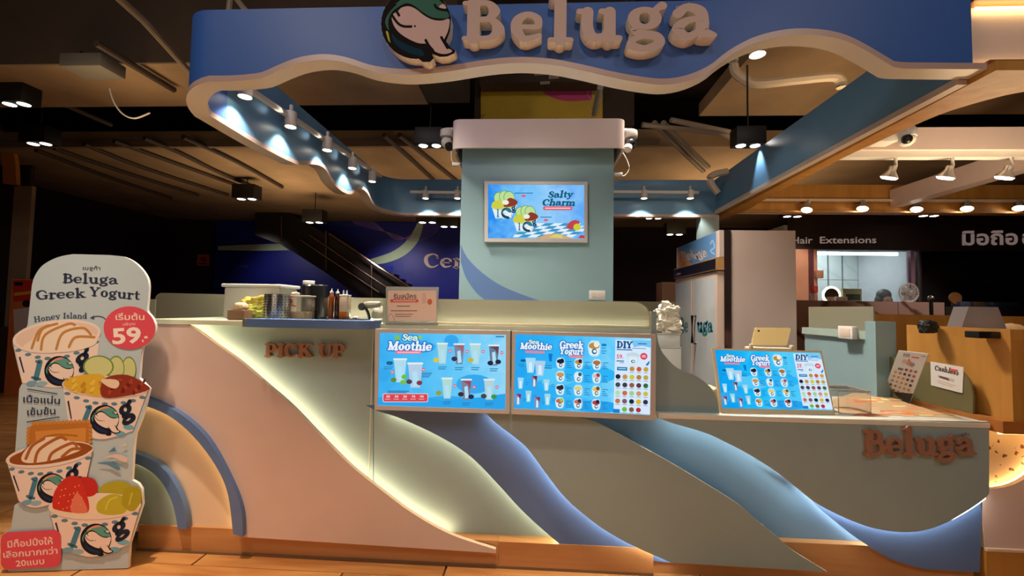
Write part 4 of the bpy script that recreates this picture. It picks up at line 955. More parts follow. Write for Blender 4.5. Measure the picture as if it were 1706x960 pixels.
for s_, lab in ((-1, 'white cable with a plug hanging under the left end of the column cap'), (1, 'white cable with a plug looping under the right end of the column cap')):
    t = thing('camera_cable', lab, 'cable', onY(895 + s_*130, 270, Ycol))
    L = ((752, 252), (753, 268), (762, 276), (768, 272)) if s_ < 0 else ((1036, 252), (1045, 268), (1048, 282), (1040, 293), (1028, 292))
    MB().tube(cr([onY(*p, Ycol-.02) for p in L], 4), .004, WHITE, 6).build('wire', t)
    e = onY(*((760, 274) if s_ < 0 else (1030, 291)), Ycol-.02); MB().rbox(e.x-.03, e.x+.03, e.y-.012, e.y+.012, e.z-.012, e.z+.012, WHITE, .004).build('plug', t)

# ================================================================== STANDEE
st = thing('cutout_standee', 'tall die-cut cardboard standee printed with four yogurt tubs, left of the counter', 'standee', onZ(115, 952, 0))
a = onZ(22, 952, 0); b = onZ(212, 947, 0); dn = (b-a).normalized(); NS = Vector((dn.y, -dn.x, 0))
P0 = (a+b)/2
otl = cr([(53, 477), (57, 462), (68, 445), (84, 434), (102, 427), (122, 423.5)], 3) + cr([(180, 425), (206, 428), (224, 437), (238, 451), (246, 465), (248, 478)], 3) + [(246.5, 500), (245, 515)]
otl += [tuple(p) for p in ell(216, 546.5, 43, 36, 16, 0, -45, 60)] + [(235, 590), (232, 630), (249, 648), (239, 690), (226, 722), (223, 745), (219.5, 800), (230, 806), (236, 815), (237.5, 840), (216, 907), (213.5, 947)]
otl += [(14, 958), (13, 950), (8, 949), (4.5, 945), (3.5, 940), (4, 895), (7, 887), (18, 882), (24, 842), (33, 836), (22, 790), (11, 769), (13, 762), (25, 756), (29, 700), (32, 648), (37, 639), (28, 603), (21, 572), (24, 562), (42, 551), (46, 541)]
SP = lambda p, off=0: onP(p[0], p[1], P0 + NS*off, NS)
if NS.dot(CAM - P0) < 0: NS = -NS
STB = mat('pale_blue_board', (186, 206, 216), .55, var=.01)
F = [SP(p, .008) for p in otl]
for p in F: p.z = max(p.z, .002)
MB().prism(F, -NS*.014, STB, WHITE).build('board', st)
e = SP((120, 800)); MB().prism([Vector((e.x-.12, e.y, .0)) - NS*.01, Vector((e.x+.12, e.y, .0)) - NS*.01, Vector((e.x+.05, e.y, .9)) - NS*.01, Vector((e.x-.05, e.y, .9)) - NS*.01], -NS*.008, WHITE).build('easel_back', st)
pr = Print(P0 + NS*.0085, NS)
A = lambda x, y: (x*.28125, 420 + y*.28125)
Bq = lambda x, y: (x*.302, 670 + y*.302)
DK = (52, 58, 84); PK = (222, 84, 100); WH2 = (240, 222, 212)
pr.sans('เบลูก้า', 138, 449.5, 167, 450, 6, DK, .01)
pr.serif('Beluga', 104, 471.5, 197, 474, 15.5, DK, -.015); pr.serif('Greek', 60, 499.5, 143, 496, 15.5, DK, -.015); pr.serif('Yogurt', 148, 493, 233, 500, 15.5, DK, -.015)
pr.serif('Honey', 57, 537, 101, 530.5, 9, (70, 84, 110), -.02); pr.serif('Island', 105, 530.5, 145, 531, 9, (70, 84, 110), -.02)
pr.stroke([(152, 529), (162, 527), (172, 529), (178, 535)], 1.6, (70, 84, 110)); pr.poly([(150, 530), (157, 525.5), (157, 532.5)], (70, 84, 110))
def big_tub(L, R, cb_, BLp, BM, BR, seed=0, drop=1.0):
    Lx, Ly = L; Rx, Ry = R; cx, cy = (Lx+Rx)/2, (Ly+Ry)/2; rx = (Rx-Lx)/2; rot = math.degrees(atan2(Ry-Ly, Rx-Lx)); ry = cb_
    rim = ell(cx, cy, rx, ry, 32, rot)
    lo = ell(cx, cy, rx*.985, ry, 16, rot, 0, 180)
    pr.poly(lo[::-1] + [tuple(p) for p in cr([BR, BM, BLp], 6)], WH2)                      # tub wall
    f_ = lambda u, v: tuple((Vector(L)*(1-u) + Vector(R)*u)*(1-v) + (Vector(BLp)*(1-u) + Vector(BR)*u)*v + Vector((0, 4*u*(1-u)*(ry*(1-v) + (BM[1] - (BLp[1]+BR[1])/2)*v))))
    for i in range(9):                                                                        # scalloped band under the rim
        u = .05 + i*.1125; c_ = f_(u, .16); pr.ell(c_[0], c_[1], rx*.075, rx*.04, (96, 136, 158), rot, 8)
    for u, v, c in ((.14, .94, (120, 170, 196)), (.28, .9, (150, 186, 206)), (.78, .92, (110, 176, 206)), (.9, .84, (120, 180, 206))):
        c_ = f_(u, v); pr.ell(c_[0], c_[1], rx*.13, rx*.06, c, rot, 10)
    a0, a1 = f_(.06, .62), f_(.10, .64); pr.poly([f_(.035, .35), f_(.06, .3), f_(.07, .7), f_(.05, .72)], DK)
    h_ = (Vector(f_(.2, .32)) - Vector(f_(.2, .78))).length
    pr.serif('l', *f_(.15, .8), *f_(.265, .81), h_, (74, 132, 160), .03)
    c_ = f_(.52, .53); whale(pr, c_[0], c_[1], rx*.335, rot*.4, WH2, (30, 34, 44), (96, 160, 150), (34, 52, 92), ((232, 150, 130), (230, 196, 110)), lw=.8)
    pr.serif('g', *f_(.765, .62), *f_(.945, .58), h_*1.0, (34, 44, 66), .03, .12)
    pr.poly(rim, (238, 224, 216)); return cx, cy, rx, ry, rot
# tub 1
big_tub((21, 569), (169, 552), 27, (37, 638), (98, 646), (158, 630)); pr.poly(ell(95, 560, 69, 22, 28, -6.5), (230, 206, 190))
pr.poly(cr([A(*p) for p in ((140, 565), (190, 520), (210, 490), (280, 430), (400, 420), (500, 450), (570, 500), (560, 550), (420, 590), (250, 590))], 4, True), (240, 226, 208))
for L in (((225, 525), (255, 455), (340, 425)), ((190, 570), (230, 470), (290, 435)), ((245, 578), (270, 490), (400, 428), (445, 432)), ((335, 575), (375, 480), (490, 450), (540, 490)), ((410, 562), (450, 505), (560, 505))):
    pr.stroke([A(*p) for p in L], 4.2, (196, 140, 76))
pr.ell(216, 546.5, 43, 36, PK, 0, 32); pr.sans('เริ่มต้น', 193, 533, 241, 533, 10, WH2, .015); pr.sans('เพียง', 205, 543, 226, 542, 5, (240, 190, 190), .01); pr.sans('59', 188, 573, 236, 570, 26, (248, 236, 228), .03); pr.sans('.-', 237, 570, 247, 569, 24, WH2, .01)
pr.stroke([A(165, 812), A(340, 840)], 1.5, DK, 0); pr.sans('เนื้อแน่น', 39, 670, 100, 673, 11, DK, .015); pr.sans('เข้มข้น', 46, 692, 93, 690, 11, DK, .015); pr.stroke([Bq(150, 110), Bq(328, 82)], 1.5, DK, 0)
# tub 2
for x, y, rx, ry in ((765, 695, 44, 76), (690, 690, 50, 76), (585, 680, 92, 68)): pr.ell(*A(x, y), rx*.28, ry*.28, (112, 150, 70), 0, 20); pr.ell(*A(x, y), rx*.25, ry*.25, (206, 214, 150), 0, 20)
big_tub((104, 640), (249, 648), 18, (116, 716), (168, 732), (222, 718)); pr.poly(ell(176, 642, 68, 14, 28, 2), (226, 200, 180))
pr.poly(cr([A(*p) for p in ((378, 775), (450, 735), (600, 725), (650, 790), (610, 855), (480, 835), (410, 815))], 4, True), (222, 182, 62))
for k in range(26): pr.ell(*A(400 + (k*53) % 215, 755 + (k*29) % 75), 3.4, 2.6, (236, 204, 84) if k % 2 else (196, 150, 40), k*40, 7)
pr.poly(cr([A(*p) for p in ((640, 740), (760, 728), (870, 785), (885, 815), (760, 850), (620, 862), (600, 800))], 4, True), (146, 58, 44))
for k in range(20): pr.ell(*A(640 + (k*47) % 220, 755 + (k*31) % 85), 4, 2.2, (174, 76, 56) if k % 2 else (112, 36, 30), k*33, 7)
pr.poly(cr([A(*p) for p in ((600, 755), (690, 755), (712, 780), (690, 808), (640, 795))], 3, True), (236, 214, 186))
# tub 3
pr.poly([Bq(*p) for p in ((155, 235), (165, 140), (200, 113), (490, 104), (506, 128), (500, 235), (420, 260))], (190, 122, 54))
for i in range(14): pr.ell(*Bq(190 + i*23, 116 - i*.8), 3.4, 3.4, (206, 140, 66), 0, 8)
for i in range(5): pr.ell(*Bq(162 - i*1, 145 + i*20), 3, 3.2, (206, 140, 66), 0, 8); pr.ell(*Bq(503, 130 + i*22), 3, 3.2, (206, 140, 66), 0, 8)
pr.poly([Bq(*p) for p in ((200, 160), (480, 140), (478, 220), (205, 230))], (214, 148, 72)); pr.stroke([Bq(250, 190), Bq(330, 178), Bq(430, 185)], 3, (180, 112, 48))
big_tub((11, 768), (158.5, 746), 20, (33, 834), (64, 845), (140, 822)); pr.poly(ell(85, 757, 68, 15, 28, -8), (160, 92, 44))
pr.poly(cr([Bq(*p) for p in ((60, 325), (130, 270), (200, 230), (420, 220), (515, 245), (480, 280), (330, 325), (140, 345))], 4, True), (150, 84, 40))
pr.poly(cr([Bq(*p) for p in ((125, 315), (150, 260), (220, 205), (300, 190), (400, 215), (455, 255), (400, 285), (290, 320), (170, 335))], 4, True), (240, 224, 204))
for L in (((150, 310), (185, 240), (250, 200)), ((200, 330), (225, 260), (330, 195), (370, 205)), ((275, 322), (300, 275), (400, 225), (430, 240)), ((350, 300), (400, 260), (450, 255))): pr.stroke([Bq(*p) for p in L], 5, (176, 104, 52))
for p, r_, c in (((625, 265), 18, (84, 130, 160)), ((690, 235), 14, (226, 206, 190))): pr.poly([Bq(p[0]-r_*1.3, p[1]+r_*.6), Bq(p[0]+r_*.6, p[1]-r_), Bq(p[0]+r_*1.2, p[1]+r_*.2)], c)
pr.poly(cr([Bq(*p) for p in ((580, 305), (640, 285), (700, 300), (708, 322), (690, 330), (640, 305))], 4, True), (226, 204, 198)); pr.poly(cr([Bq(*p) for p in ((540, 335), (610, 328), (660, 350), (668, 370), (650, 372), (600, 345))], 4, True), (96, 142, 170))
# tub 4
for x, y, rx, ry, r_ in ((640, 478, 92, 44, -8), (738, 520, 46, 62, 20)): pr.ell(*Bq(x, y), rx*.302, ry*.302, (178, 172, 50), r_, 20)
big_tub((83, 845), (237.5, 840), 22, (100, 911), (156, 927), (217, 906)); pr.poly(ell(160, 845, 72, 17, 28, -2), (240, 222, 200))
pr.poly(cr([Bq(*p) for p in ((545, 600), (550, 545), (620, 505), (690, 520), (710, 570), (690, 610), (610, 620))], 4, True), (190, 184, 56)); pr.poly(cr([Bq(*p) for p in ((680, 560), (700, 470), (770, 480), (785, 540), (740, 600))], 4, True), (172, 164, 44))
pr.stroke([Bq(590, 590), Bq(610, 540), Bq(650, 520)], 2.5, (214, 208, 96)); pr.stroke([Bq(720, 560), Bq(735, 500)], 2.5, (206, 200, 90))
pr.poly(cr([Bq(*p) for p in ((440, 420), (520, 418), (548, 470), (525, 512), (470, 510))], 4, True), (196, 52, 48))
pr.poly(cr([Bq(*p) for p in ((298, 570), (310, 490), (375, 412), (445, 412), (470, 470), (497, 545), (490, 605), (400, 605), (320, 590))], 4, True), (206, 58, 48))
pr.poly(cr([Bq(*p) for p in ((400, 600), (415, 520), (440, 500), (480, 560), (485, 605))], 4, True), (228, 128, 104))
for k in range(18): pr.ell(*Bq(325 + (k*37) % 140, 450 + (k*61) % 140), 1.1, 1.5, (236, 170, 110), 0, 6)
rr = rrect(-50, -31, 50, 31, 13, 5); pr.poly([(54.5 + p.x - p.y*.0, 914.5 + p.y - p.x*.055) for p in rr], PK)
pr.sans('มีท็อปปิ้งให้', 16, 911, 91, 905, 10.5, WH2, .015); pr.sans('เลือกมากกว่า', 9, 928, 99, 921, 10.5, WH2, .015); pr.sans('20แบบ', 30, 942.5, 77, 938, 10, WH2, .015)
pr.build('front_print', st)
# ================================================================== THINGS ON THE PICK-UP COUNTER
def XZ(px, py, Y): p = onY(px, py, Y); return p.x, p.z
def bx(x0, x1, ytop, Y, z0=Zc): 
    a = onY(x0, ytop, Y); b = onY(x1, ytop, Y); return a.x, b.x, max(a.z, z0+.01)
CLEARP = glass('clear_plastic', (236, 228, 210), .72, .1, 1.2)
MILKY = glass('milky_plastic', (240, 232, 214), .25, .3)
# milky lidded food box
xa, xb, zt = bx(386, 483, 477, .42); t = thing('food_container', 'large milky plastic food container with a lid behind the lemon pouch', 'container', ((xa+xb)/2, .42, Zc))
MB().rbox(xa+.01, xb-.01, .34, .53, Zc, zt-.006, MILKY, .015).build('tub', t); MB().rbox(xa, xb, .33, .54, zt-.008, zt+.012, WHITE, .006).build('lid', t)
# lemon pouch: crumpled film bag
def crumple(c, sx, sy, sz, m, seed=1, amp=.18, sub=3):
    rnd = random.Random(seed); bm = bmesh.new(); bmesh.ops.create_icosphere(bm, subdivisions=sub, radius=1)
    from mathutils import noise
    off = Vector((rnd.random()*9, rnd.random()*9, rnd.random()*9))
    for v in bm.verts:
        n = noise.noise(v.co*1.6 + off)*amp + (abs(noise.noise(v.co*3 + off)) - .2)*amp*1.3 + (abs(noise.noise(v.co*7 + off)) - .2)*amp*.4; v.co = v.co*(1 + n)
        v.co = Vector((math.copysign(abs(v.co.x)**.8, v.co.x)*sx, math.copysign(abs(v.co.y)**.8, v.co.y)*sy, max(-.95, v.co.z)*sz)) + Vector(c)
    bm.verts.index_update(); mb = MB(); mb.add([v.co.copy() for v in bm.verts], [[v.index for v in f.verts] for f in bm.faces], m); bm.free(); return mb
xa, xb, zt = bx(400, 458, 486, .22); t = thing('lemon_pouch', 'crumpled yellow and lime printed pouch leaning between brown packet and steel holder', 'pouch', ((xa+xb)/2, .25, Zc))
crumple(((xa+xb)/2, .26, Zc+.085), (xb-xa)/2*.95, .05, .045, mat('yellow_film', (226, 206, 96), .3, var=.25, scale=30), 3, .4, 4).build('film_top', t)
crumple(((xa+xb)/2-.01, .25, Zc+.045), (xb-xa)/2*.72, .05, .05, mat('lime_film', (186, 190, 84), .3, var=.35, scale=22), 5, .3, 4).build('film_body', t)
xa, xb, zt = bx(385, 414, 505, .12); t = thing('brown_packet', 'small packet with a brown lower half at the left end of the pick-up shelf', 'packet', ((xa+xb)/2, .12, Zc))
MB().rbox(xa, xb, .09, .16, Zc, Zc+.055, mat('brown_paper', (116, 82, 58), .6), .008).build('lower_half', t); crumple(((xa+xb)/2+.004, .125, Zc+.07), .035, .03, .025, mat('cream_film', (226, 196, 156), .35, var=.2, scale=30), 8, .2).build('folded_top', t)
# perforated steel holder
xa, xb, zt = bx(444, 481.5, 490, .12); r = (xb-xa)/2; c = Vector(((xa+xb)/2, .12, Zc)); h = zt - Zc
t = thing('steel_holder', 'perforated round steel utensil holder on the pick-up counter', 'holder', c)
MB().lathe(c, [(r*.98, 0), (r, .004), (r, h-.004), (r*1.01, h), (r*.95, h), (r*.94, .006)], STEEL, 28).build('cylinder', t)
mb = MB()
for i in range(11):
    for j in range(9):
        a = radians(180 + 6 + i*16.8 + (j % 2)*3); zz_ = .016 + j*(h-.03)/8; p = c + Vector((r*1.003*cos(a), r*1.003*sin(a), zz_)); mb.ball(p, .0032, BLACK, 6, (1, 1, 1))
o = mb.build('perforations', t); o['kind'] = 'stuff'
# clear box with red string
xa, xb, zt = bx(482, 517, 492, .2); t = thing('clear_box', 'clear plastic lidded box with a red print and pale contents beside the steel holder', 'box', ((xa+xb)/2, .2, Zc))
MB().rbox(xa, xb, .15, .26, Zc, zt-.008, CLEARP, .008).build('tub', t); MB().rbox(xa-.003, xb+.003, .147, .263, zt-.008, zt, MILKY, .004).build('lid', t)
MB().rbox(xa+.008, xb-.008, .16, .25, Zc+.004, Zc+.05, mat('pale_sachets', (236, 206, 176), .6, var=.1, scale=40), .006).build('contents', t)
mb = MB(); mb.tube(cr([(xa+.02, .146, zt-.012), (xa+.05, .146, zt-.025), (xa+.045, .146, zt-.05), (xa+.07, .146, zt-.06)], 4), .004, mat('red_string', (214, 70, 50), .5), 6); mb.build('red_print', t)
crumple((xa+.035, .2, zt+.008), .022, .02, .01, mat('pale_wrap', (236, 190, 160), .5), 4).build('wrapper', t)
# black shakers
xa, xb, zt = bx(504, 525, 474, .3); c = Vector(((xa+xb)/2, .3, Zc)); r = (xb-xa)/2
t = thing('black_jar', 'tall black jar with a white cap behind the bottles', 'jar', c)
MB().lathe(c, [(r*.95, 0), (r, .005), (r, zt-Zc-.008), (r*.8, zt-Zc)], BLACKP, 22).build('body', t); MB().lathe(c + Vector((0, 0, zt-Zc)), [(r*.86, 0), (r*.86, .018), (r*.8, .022)], WHITE, 20).build('cap', t)
xa, xb, zt = bx(524, 543, 476, .3); t = thing('black_canister', 'square black canister standing right of the white-capped black jar', 'canister', ((xa+xb)/2, .3, Zc))
MB().rbox(xa, xb, .27, .34, Zc, zt, BLACKP, .006).build('body', t); MB().rbox(xa+.002, xb-.002, .272, .338, zt, zt+.004, STEEL, .002).build('rim', t)
# tray and bottles
xa, xb, _ = bx(538, 600, 521, .16); TRZ = Zc + .018
t = thing('black_tray', 'low black tray carrying the sauce bottles', 'tray', ((xa+xb)/2, .2, Zc))
MB().rbox(xa, xb, .12, .30, Zc, Zc+.016, BLACKP, .006).build('base', t)
for x in (xa+.002, xb-.006): MB().box(x, x+.004, .122, .298, Zc+.016, Zc+.024, BLACKP).build('rim', t)
def bottle(px, w, ytop, Y, m, label, capm, group=None):
    xa, xb, zt = bx(px-w/2, px+w/2, ytop, Y); r = (xb-xa)/2; c = Vector(((xa+xb)/2, Y, TRZ-.002)); h = zt - TRZ
    t = thing('sauce_bottle', label, 'bottle', c, group)
    MB().lathe(c, [(r*.9, 0), (r, .004), (r, h*.72), (r*.75, h*.82), (r*.5, h*.86)], m, 16).build('body', t)
    MB().lathe(c + Vector((0, 0, h*.86)), [(r*.72, 0), (r*.7, h*.06), (r*.25, h*.09), (r*.12, h*.17)], capm, 14).build('nozzle_cap', t); return t
bottle(553, 8.6, 481.5, .2, mat('caramel_sauce', (150, 74, 26), .2), 'brown caramel sauce bottle with a white nozzle, left of the pair', WHITE, 'sauce bottles on the tray')
bottle(563, 8.6, 482.5, .2, mat('chocolate_sauce', (56, 24, 18), .2), 'dark chocolate sauce bottle with a white nozzle beside the caramel one', WHITE, 'sauce bottles on the tray')
xa, xb, zt = bx(568, 582.5, 491, .2); c = Vector(((xa+xb)/2, .2, TRZ-.002)); r = (xb-xa)/2
t = thing('twin_nozzle_bottle', 'wide squeeze bottle with two nozzles and orange filling', 'bottle', c)
MB().rbox(xa, xb, .18, .225, c.z, zt-.006, mat('cloudy_bottle', (236, 206, 170), .3), .006).build('body', t)
MB().rbox(xa+.0015, xb-.0015, .1785, .2265, c.z+.001, c.z+.04, mat('orange_sauce', (206, 106, 34), .25), .006).build('filling', t)
MB().rbox(xa-.001, xb+.001, .179, .226, zt-.008, zt, WHITE, .004).build('cap', t)
mb = MB()
for k in (.3, .68): mb.lathe(Vector((xa+(xb-xa)*k, .2, zt)), [(.006, 0), (.003, .024)], WHITE, 10)
mb.build('nozzles', t)
xa, xb, zt = bx(586, 594, 514, .2); t = thing('small_lid', 'small round clear lid at the right end of the black tray', 'lid', ((xa+xb)/2, .22, TRZ)); MB().lathe((xa+.012, .22, TRZ-.002), [(.014, 0), (.015, .008), (.008, .012)], WHITE, 14).build('disc', t)
xa, xb, zt = bx(544, 549, 496, .34); t = thing('cream_carton', 'cream carton half hidden behind the sauce bottles', 'carton', ((xa+xb)/2, .36, Zc)); MB().rbox(xa-.01, xb+.09, .37, .42, Zc, zt, mat('cream_carton_paper', (236, 206, 160), .6), .004).build('body', t)
# handheld scoop: dark head, curved handle, grey body
c = onY(603, 511, .14); t = thing('hand_scanner', 'grey handheld scanner with a dark round head and curved black handle', 'scanner', (c.x, c.y, Zc))
MB().lathe(c, [(.018, -.012), (.021, 0), (.016, .012)], BLACKP, 16, (0, -1, .3)).build('head', t)
MB().tube(cr([onY(*p, .14) for p in ((606, 511), (611, 517), (614, 524), (616, 533))], 4), [.008]*13, BLACKP, 8).build('handle', t)
MB().tube(cr([onY(*p, .15) for p in ((607, 508), (618, 508), (634, 507))], 4), [.012, .015, .018, .019, .019, .019, .018, .017, .012], mat('grey_shell', (150, 140, 120), .4), 10).build('body', t)
c = onY(630, 502, .2); t = thing('crumpled_film', 'small crumpled translucent film bag beside the hand scanner', 'bag', (c.x, .2, Zc)); crumple((c.x, .24, Zc+.04), .045, .04, .045, MILKY, 12, .2).build('film', t)
# acrylic notice stand
YA = .012; t = thing('acrylic_stand', 'clear acrylic stand with a pink and white hiring notice in front of the glass guard', 'sign', onY(686, 540, YA))
MB().prism([onY(*p, YA) for p in ((643, 477.5), (731, 478.5), (728.5, 541), (642, 540.5))], (0, .004, 0), glass('acrylic', (222, 222, 214), .6, .05)).build('acrylic_sheet', t)
MB().rbox(onY(642, 540, YA).x, onY(729, 540, YA).x, YA, YA+.028, Zc, Zc+.006, glass('acrylic', (222, 222, 214), .6, .05), .001).build('foot', t)
pr = Print((0, YA-.001, 0), (0, -1, 0))
pr.poly(rrect(646, 484, 727, 535, 3), (240, 214, 200)); pr.sans('รับสมัคร', 655.5, 498, 694, 497.5, 8, (90, 78, 78), .02)
pr.poly(rrect(650, 498.8, 697, 504, 1.5), (222, 96, 84)); pr.lines(655, 500.6, 38, 1, 1, 1.6, (246, 214, 206)); pr.lines(661, 509.5, 22, 1, 1, 1.5, (120, 104, 100)); pr.lines(651, 517, 44, 1, 1, 1.8, (170, 130, 110)); pr.lines(658, 523, 30, 2, 3.5, 1.6, (170, 140, 120))
pr.stroke([(647, 534), (647, 528), (651, 523), (656, 529), (657, 535)], .8, (150, 130, 110)); pr.ell(716, 503, 4, 5, (214, 120, 90)); pr.poly([(704, 488), (710, 488), (711, 505), (703, 506)], (226, 196, 186))
pr.build('notice_print', t)
t = thing('sample_tray', 'faint clear tray of small lidded cups behind the glass guard', 'tray', onY(770, 530, .3)); xa, xb = onY(728, 520, .3).x, onY(812, 520, .3).x
MB().rbox(xa, xb, .26, .34, Zc, Zc+.02, CLEARP, .004).build('tray', t)
for k in range(5):
    x = xa + .03 + k*(xb-xa-.06)/4; MB().lathe((x, .3, Zc+.02), [(.018, 0), (.022, .05), (.012, .06)], MILKY, 12).build('cup', t)

# ================================================================== THINGS BY THE LOW COUNTER
def bagstack():
    Y = .75
    x0, z0 = XZ(1096, 640, Y)
    o = MB().rbox(.66, 1.0, .66, 1.1, 0, .78, mat('beige_cabinet', (206, 176, 140), .5), .01).build('prep_cabinet'); tag(o, 'beige prep cabinet behind the sweeping end panel, carrying white bags', 'cabinet')
    for i, (px, y0, y1, w, m) in enumerate(((1108, 578, 600, 46, 'a'), (1109, 556, 578, 40, 'b'))):
        xa, zt = XZ(px-w/2, y0, Y); xb, zb = XZ(px+w/2, y1, Y)
        t = thing('takeaway_box', ['lower white takeaway box of the stack beside the fridge', 'upper white takeaway box under the plastic bags'][i], 'box', ((xa+xb)/2, Y, .78))
        za = .78 if i == 0 else bagstack.z; zt = max(zt, za+.05); MB().rbox(xa, xb, Y-.05, Y+.07, za, zt, WHITE, .006).build('body', t); MB().rbox(xa-.003, xb+.003, Y-.053, Y+.073, zt, zt+.006, WHITE, .002).build('lid', t); bagstack.z = zt+.006
    za = bagstack.z; zt = XZ(1110, 512, Y)[1]
    for k, (dx, s, lab) in enumerate(((0, 1, 'crumpled white plastic bag lying on the takeaway boxes, lower of the pair'), (.005, .8, 'crumpled white plastic bag on top of the other bag'))):
        h = (zt-za)/2; c = ((XZ(1111, 530, Y)[0]) + dx, Y, za + h*(k+.52)); t = thing('plastic_bag', lab, 'bag', c, 'white bags beside the fridge'); crumple(c, .078*s, .06, h*.75, mat('white_film', (240, 228, 206), .35, var=.06, scale=25), 20+k, .6, 4).build('film', t)
bagstack()
XF, YF0 = 1.42, 1.3
fr = thing('display_fridge', 'tall two-door display fridge with a blue header, glass doors and blush white side', 'fridge', (XF+.3, YF0+.45, 0))
zt = onY(1260, 384, YF0).z; xr = onY(1326, 450, YF0).x; yf1 = onX(1128, 412, XF).y
BLUSH = mat('blush_fridge_side', (196, 176, 166), .35, var=.02)
MB().box(XF+.06, xr, YF0, yf1, .12, zt, BLUSH).build('body', fr)
xs0, xs1 = onY(1206, 450, YF0).x, onY(1217.5, 450, YF0).x
MB().box(xs0, xs1, YF0-.006, YF0-.0005, .12, zt-.002, mat('dark_mirror_strip', (96, 76, 74), .12, .8)).build('mirror_strip', fr)
zh = onX(1193, 430, XF).z; zk = onX(1193, 452, XF).z
MB().box(XF-.004, xs0, YF0-.004, yf1, zh, zt, BLUSH).build('header', fr)
MB().box(XF-.03, xs0, YF0-.004, yf1, zk+.004, zh-.003, mat('bronze_bar', (196, 150, 96), .3, .3)).build('control_bar', fr)
MB().box(XF-.032, XF-.028, YF0+.004, yf1-.01, zk+.012, zh-.012, BLACKP).build('control_face', fr)
MB().box(XF-.033, XF-.031, yf1-.2, yf1-.08, zk+.03, zk+.05, mat('grey_badge', (140, 136, 130), .4)).build('badge', fr)
Ym = onX(1158, 500, XF).y; zd0 = .2
DOOR = mat('door_glass', (196, 200, 202), .15, .0, var=.1, scale=3, spec=.8)
FRM = mat('blush_door_frame', (206, 180, 164), .35, var=.02)
for (ya, yb, hy) in ((YF0+.006, Ym-.004, Ym-.03), (Ym+.004, yf1-.006, Ym+.04)):
    d = MB().box(XF-.018, XF+.058, ya, yb, zd0, zk-.004, FRM).build('door', fr)
    MB().box(XF-.0215, XF-.0185, ya+.035, yb-.03, zd0+.04, zk-.05, DOOR).build('pane', d)
hd = [d for d in fr.children if d.name.startswith('door')][1]
zA, zB = onX(1155, 526, XF-.04).z, onX(1155, 571, XF-.04).z
yh = onX(1154, 540, XF-.05).y
MB().tube([(XF-.02, yh, zA), (XF-.055, yh, zA), (XF-.055, yh, zB), (XF-.02, yh, zB)], .013, BLACKP, 8).build('handle', hd)
MB().box(XF-.02, xr-.02, YF0+.01, yf1, .0, .12, BLACKP).build('base', fr)
pr = Print((XF-.005, 0, 0), (-1, 0, 0)); hx = lambda x, y: (1110 + x*.2812, 370 + y*.2812)
pr.poly([hx(68, 152), hx(294, 58), hx(294, 212), hx(68, 272)], (92, 136, 186)); pr.poly(cr([hx(68, 180), hx(105, 170), hx(130, 225), hx(150, 250)], 3) + [hx(68, 272)], (206, 140, 96))
pr.serif('Beluga', *hx(95, 232), *hx(245, 205), 15, (214, 196, 190), .03); pr.stroke([hx(262, 130), hx(275, 110), hx(285, 150), hx(262, 170), hx(285, 190)], 2.2, (150, 180, 206)); pr.build('header_print', fr)
pr = Print((XF-.022, 0, 0), (-1, 0, 0)); pr.serif('Be', *hx(86, 656), *hx(130, 655), 24, (88, 120, 128), .03); pr.build('door_lettering', fr); pr.mb = MB(); pr.serif('uga', *hx(182, 652), *hx(275, 655), 23, (56, 120, 136), .05); pr.build('door_lettering', fr)
# rear half wall with glass, and a beige locker beyond it
rw = thing('rear_wall', 'low rear wall with a pale glass strip between the column and the fridge', 'wall', (1.0, 2.84, 0))
MB().box(.6, 1.84, 2.8, 2.88, 0, 1.1, SAGE_D).build('wall_panel', rw); MB().box(.6, 1.84, 2.835, 2.845, 1.1, onY(1105, 503, 2.84).z, GL1).build('glass_strip', rw)
lk_ = MB().rbox(onY(1103, 480, 4).x, onY(1140, 480, 4).x, 4, 4.3, 0, onY(1110, 470, 4).z, mat('beige_locker', (190, 158, 132), .5), .01).build('locker'); tag(lk_, 'plain beige locker standing in the dark left of the fridge', 'locker')
# tablet on its stand
YT = .36; t = thing('tablet', 'cream backed tablet tilted on a stand behind the leaning menu screen', 'tablet', onY(1284, 590, YT))
tp = [onY(1258, 546, YT+.05), onY(1318, 546.5, YT+.05), onY(1311, 576, YT), onY(1252, 575, YT)]
GOLD = mat('cream_gold_shell', (226, 196, 132), .3, .3, var=.02)
d_ = (tp[1]-tp[0]).normalized(); u_ = (tp[3]-tp[0]).normalized(); nn_ = d_.cross(u_).normalized(); 
def rq(Qd, r, n=4):
    o = []
    for i in range(4):
        a, b, c = Qd[i-1], Qd[i], Qd[(i+1) % 4]; p = b + (a-b).normalized()*r; s = b + (c-b).normalized()*r
        for k in range(n+1):
            w = k/n; o.append(p*(1-w)**2 + b*2*w*(1-w) + s*w*w)
    return o
MB().prism(rq(tp, .012), Vector((0, .008, 0)), GOLD).build('shell', t)
pr = Print(tp[3], (tp[1]-tp[0]).cross(tp[3]-tp[0])); pr.ell(1264, 551.5, 2, 1.7, (40, 34, 30)); pr.build('lens_dot', t)
s0, s1 = onY(1247, 577, YT), onY(1314, 579, YT)
MB().rbox(s0.x, s1.x, YT-.03, YT+.05, s0.z-.028, s0.z-.004, CRF, .006).build('cradle', t)
MB().rbox(s0.x+.04, s1.x-.04, YT, YT+.03, Zl+.01, s0.z-.028, CRF, .006).build('post', t); MB().rbox(s0.x+.02, s1.x-.02, YT-.04, YT+.08, Zl, Zl+.012, CRF, .004).build('base', t)
mb = MB()
for s in (s0, s1): mb.rbox(s.x-.004, s.x+.010, YT-.035, YT-.01, s.z-.012, s.z+.014, CRF, .003)
mb.build('clips', t)
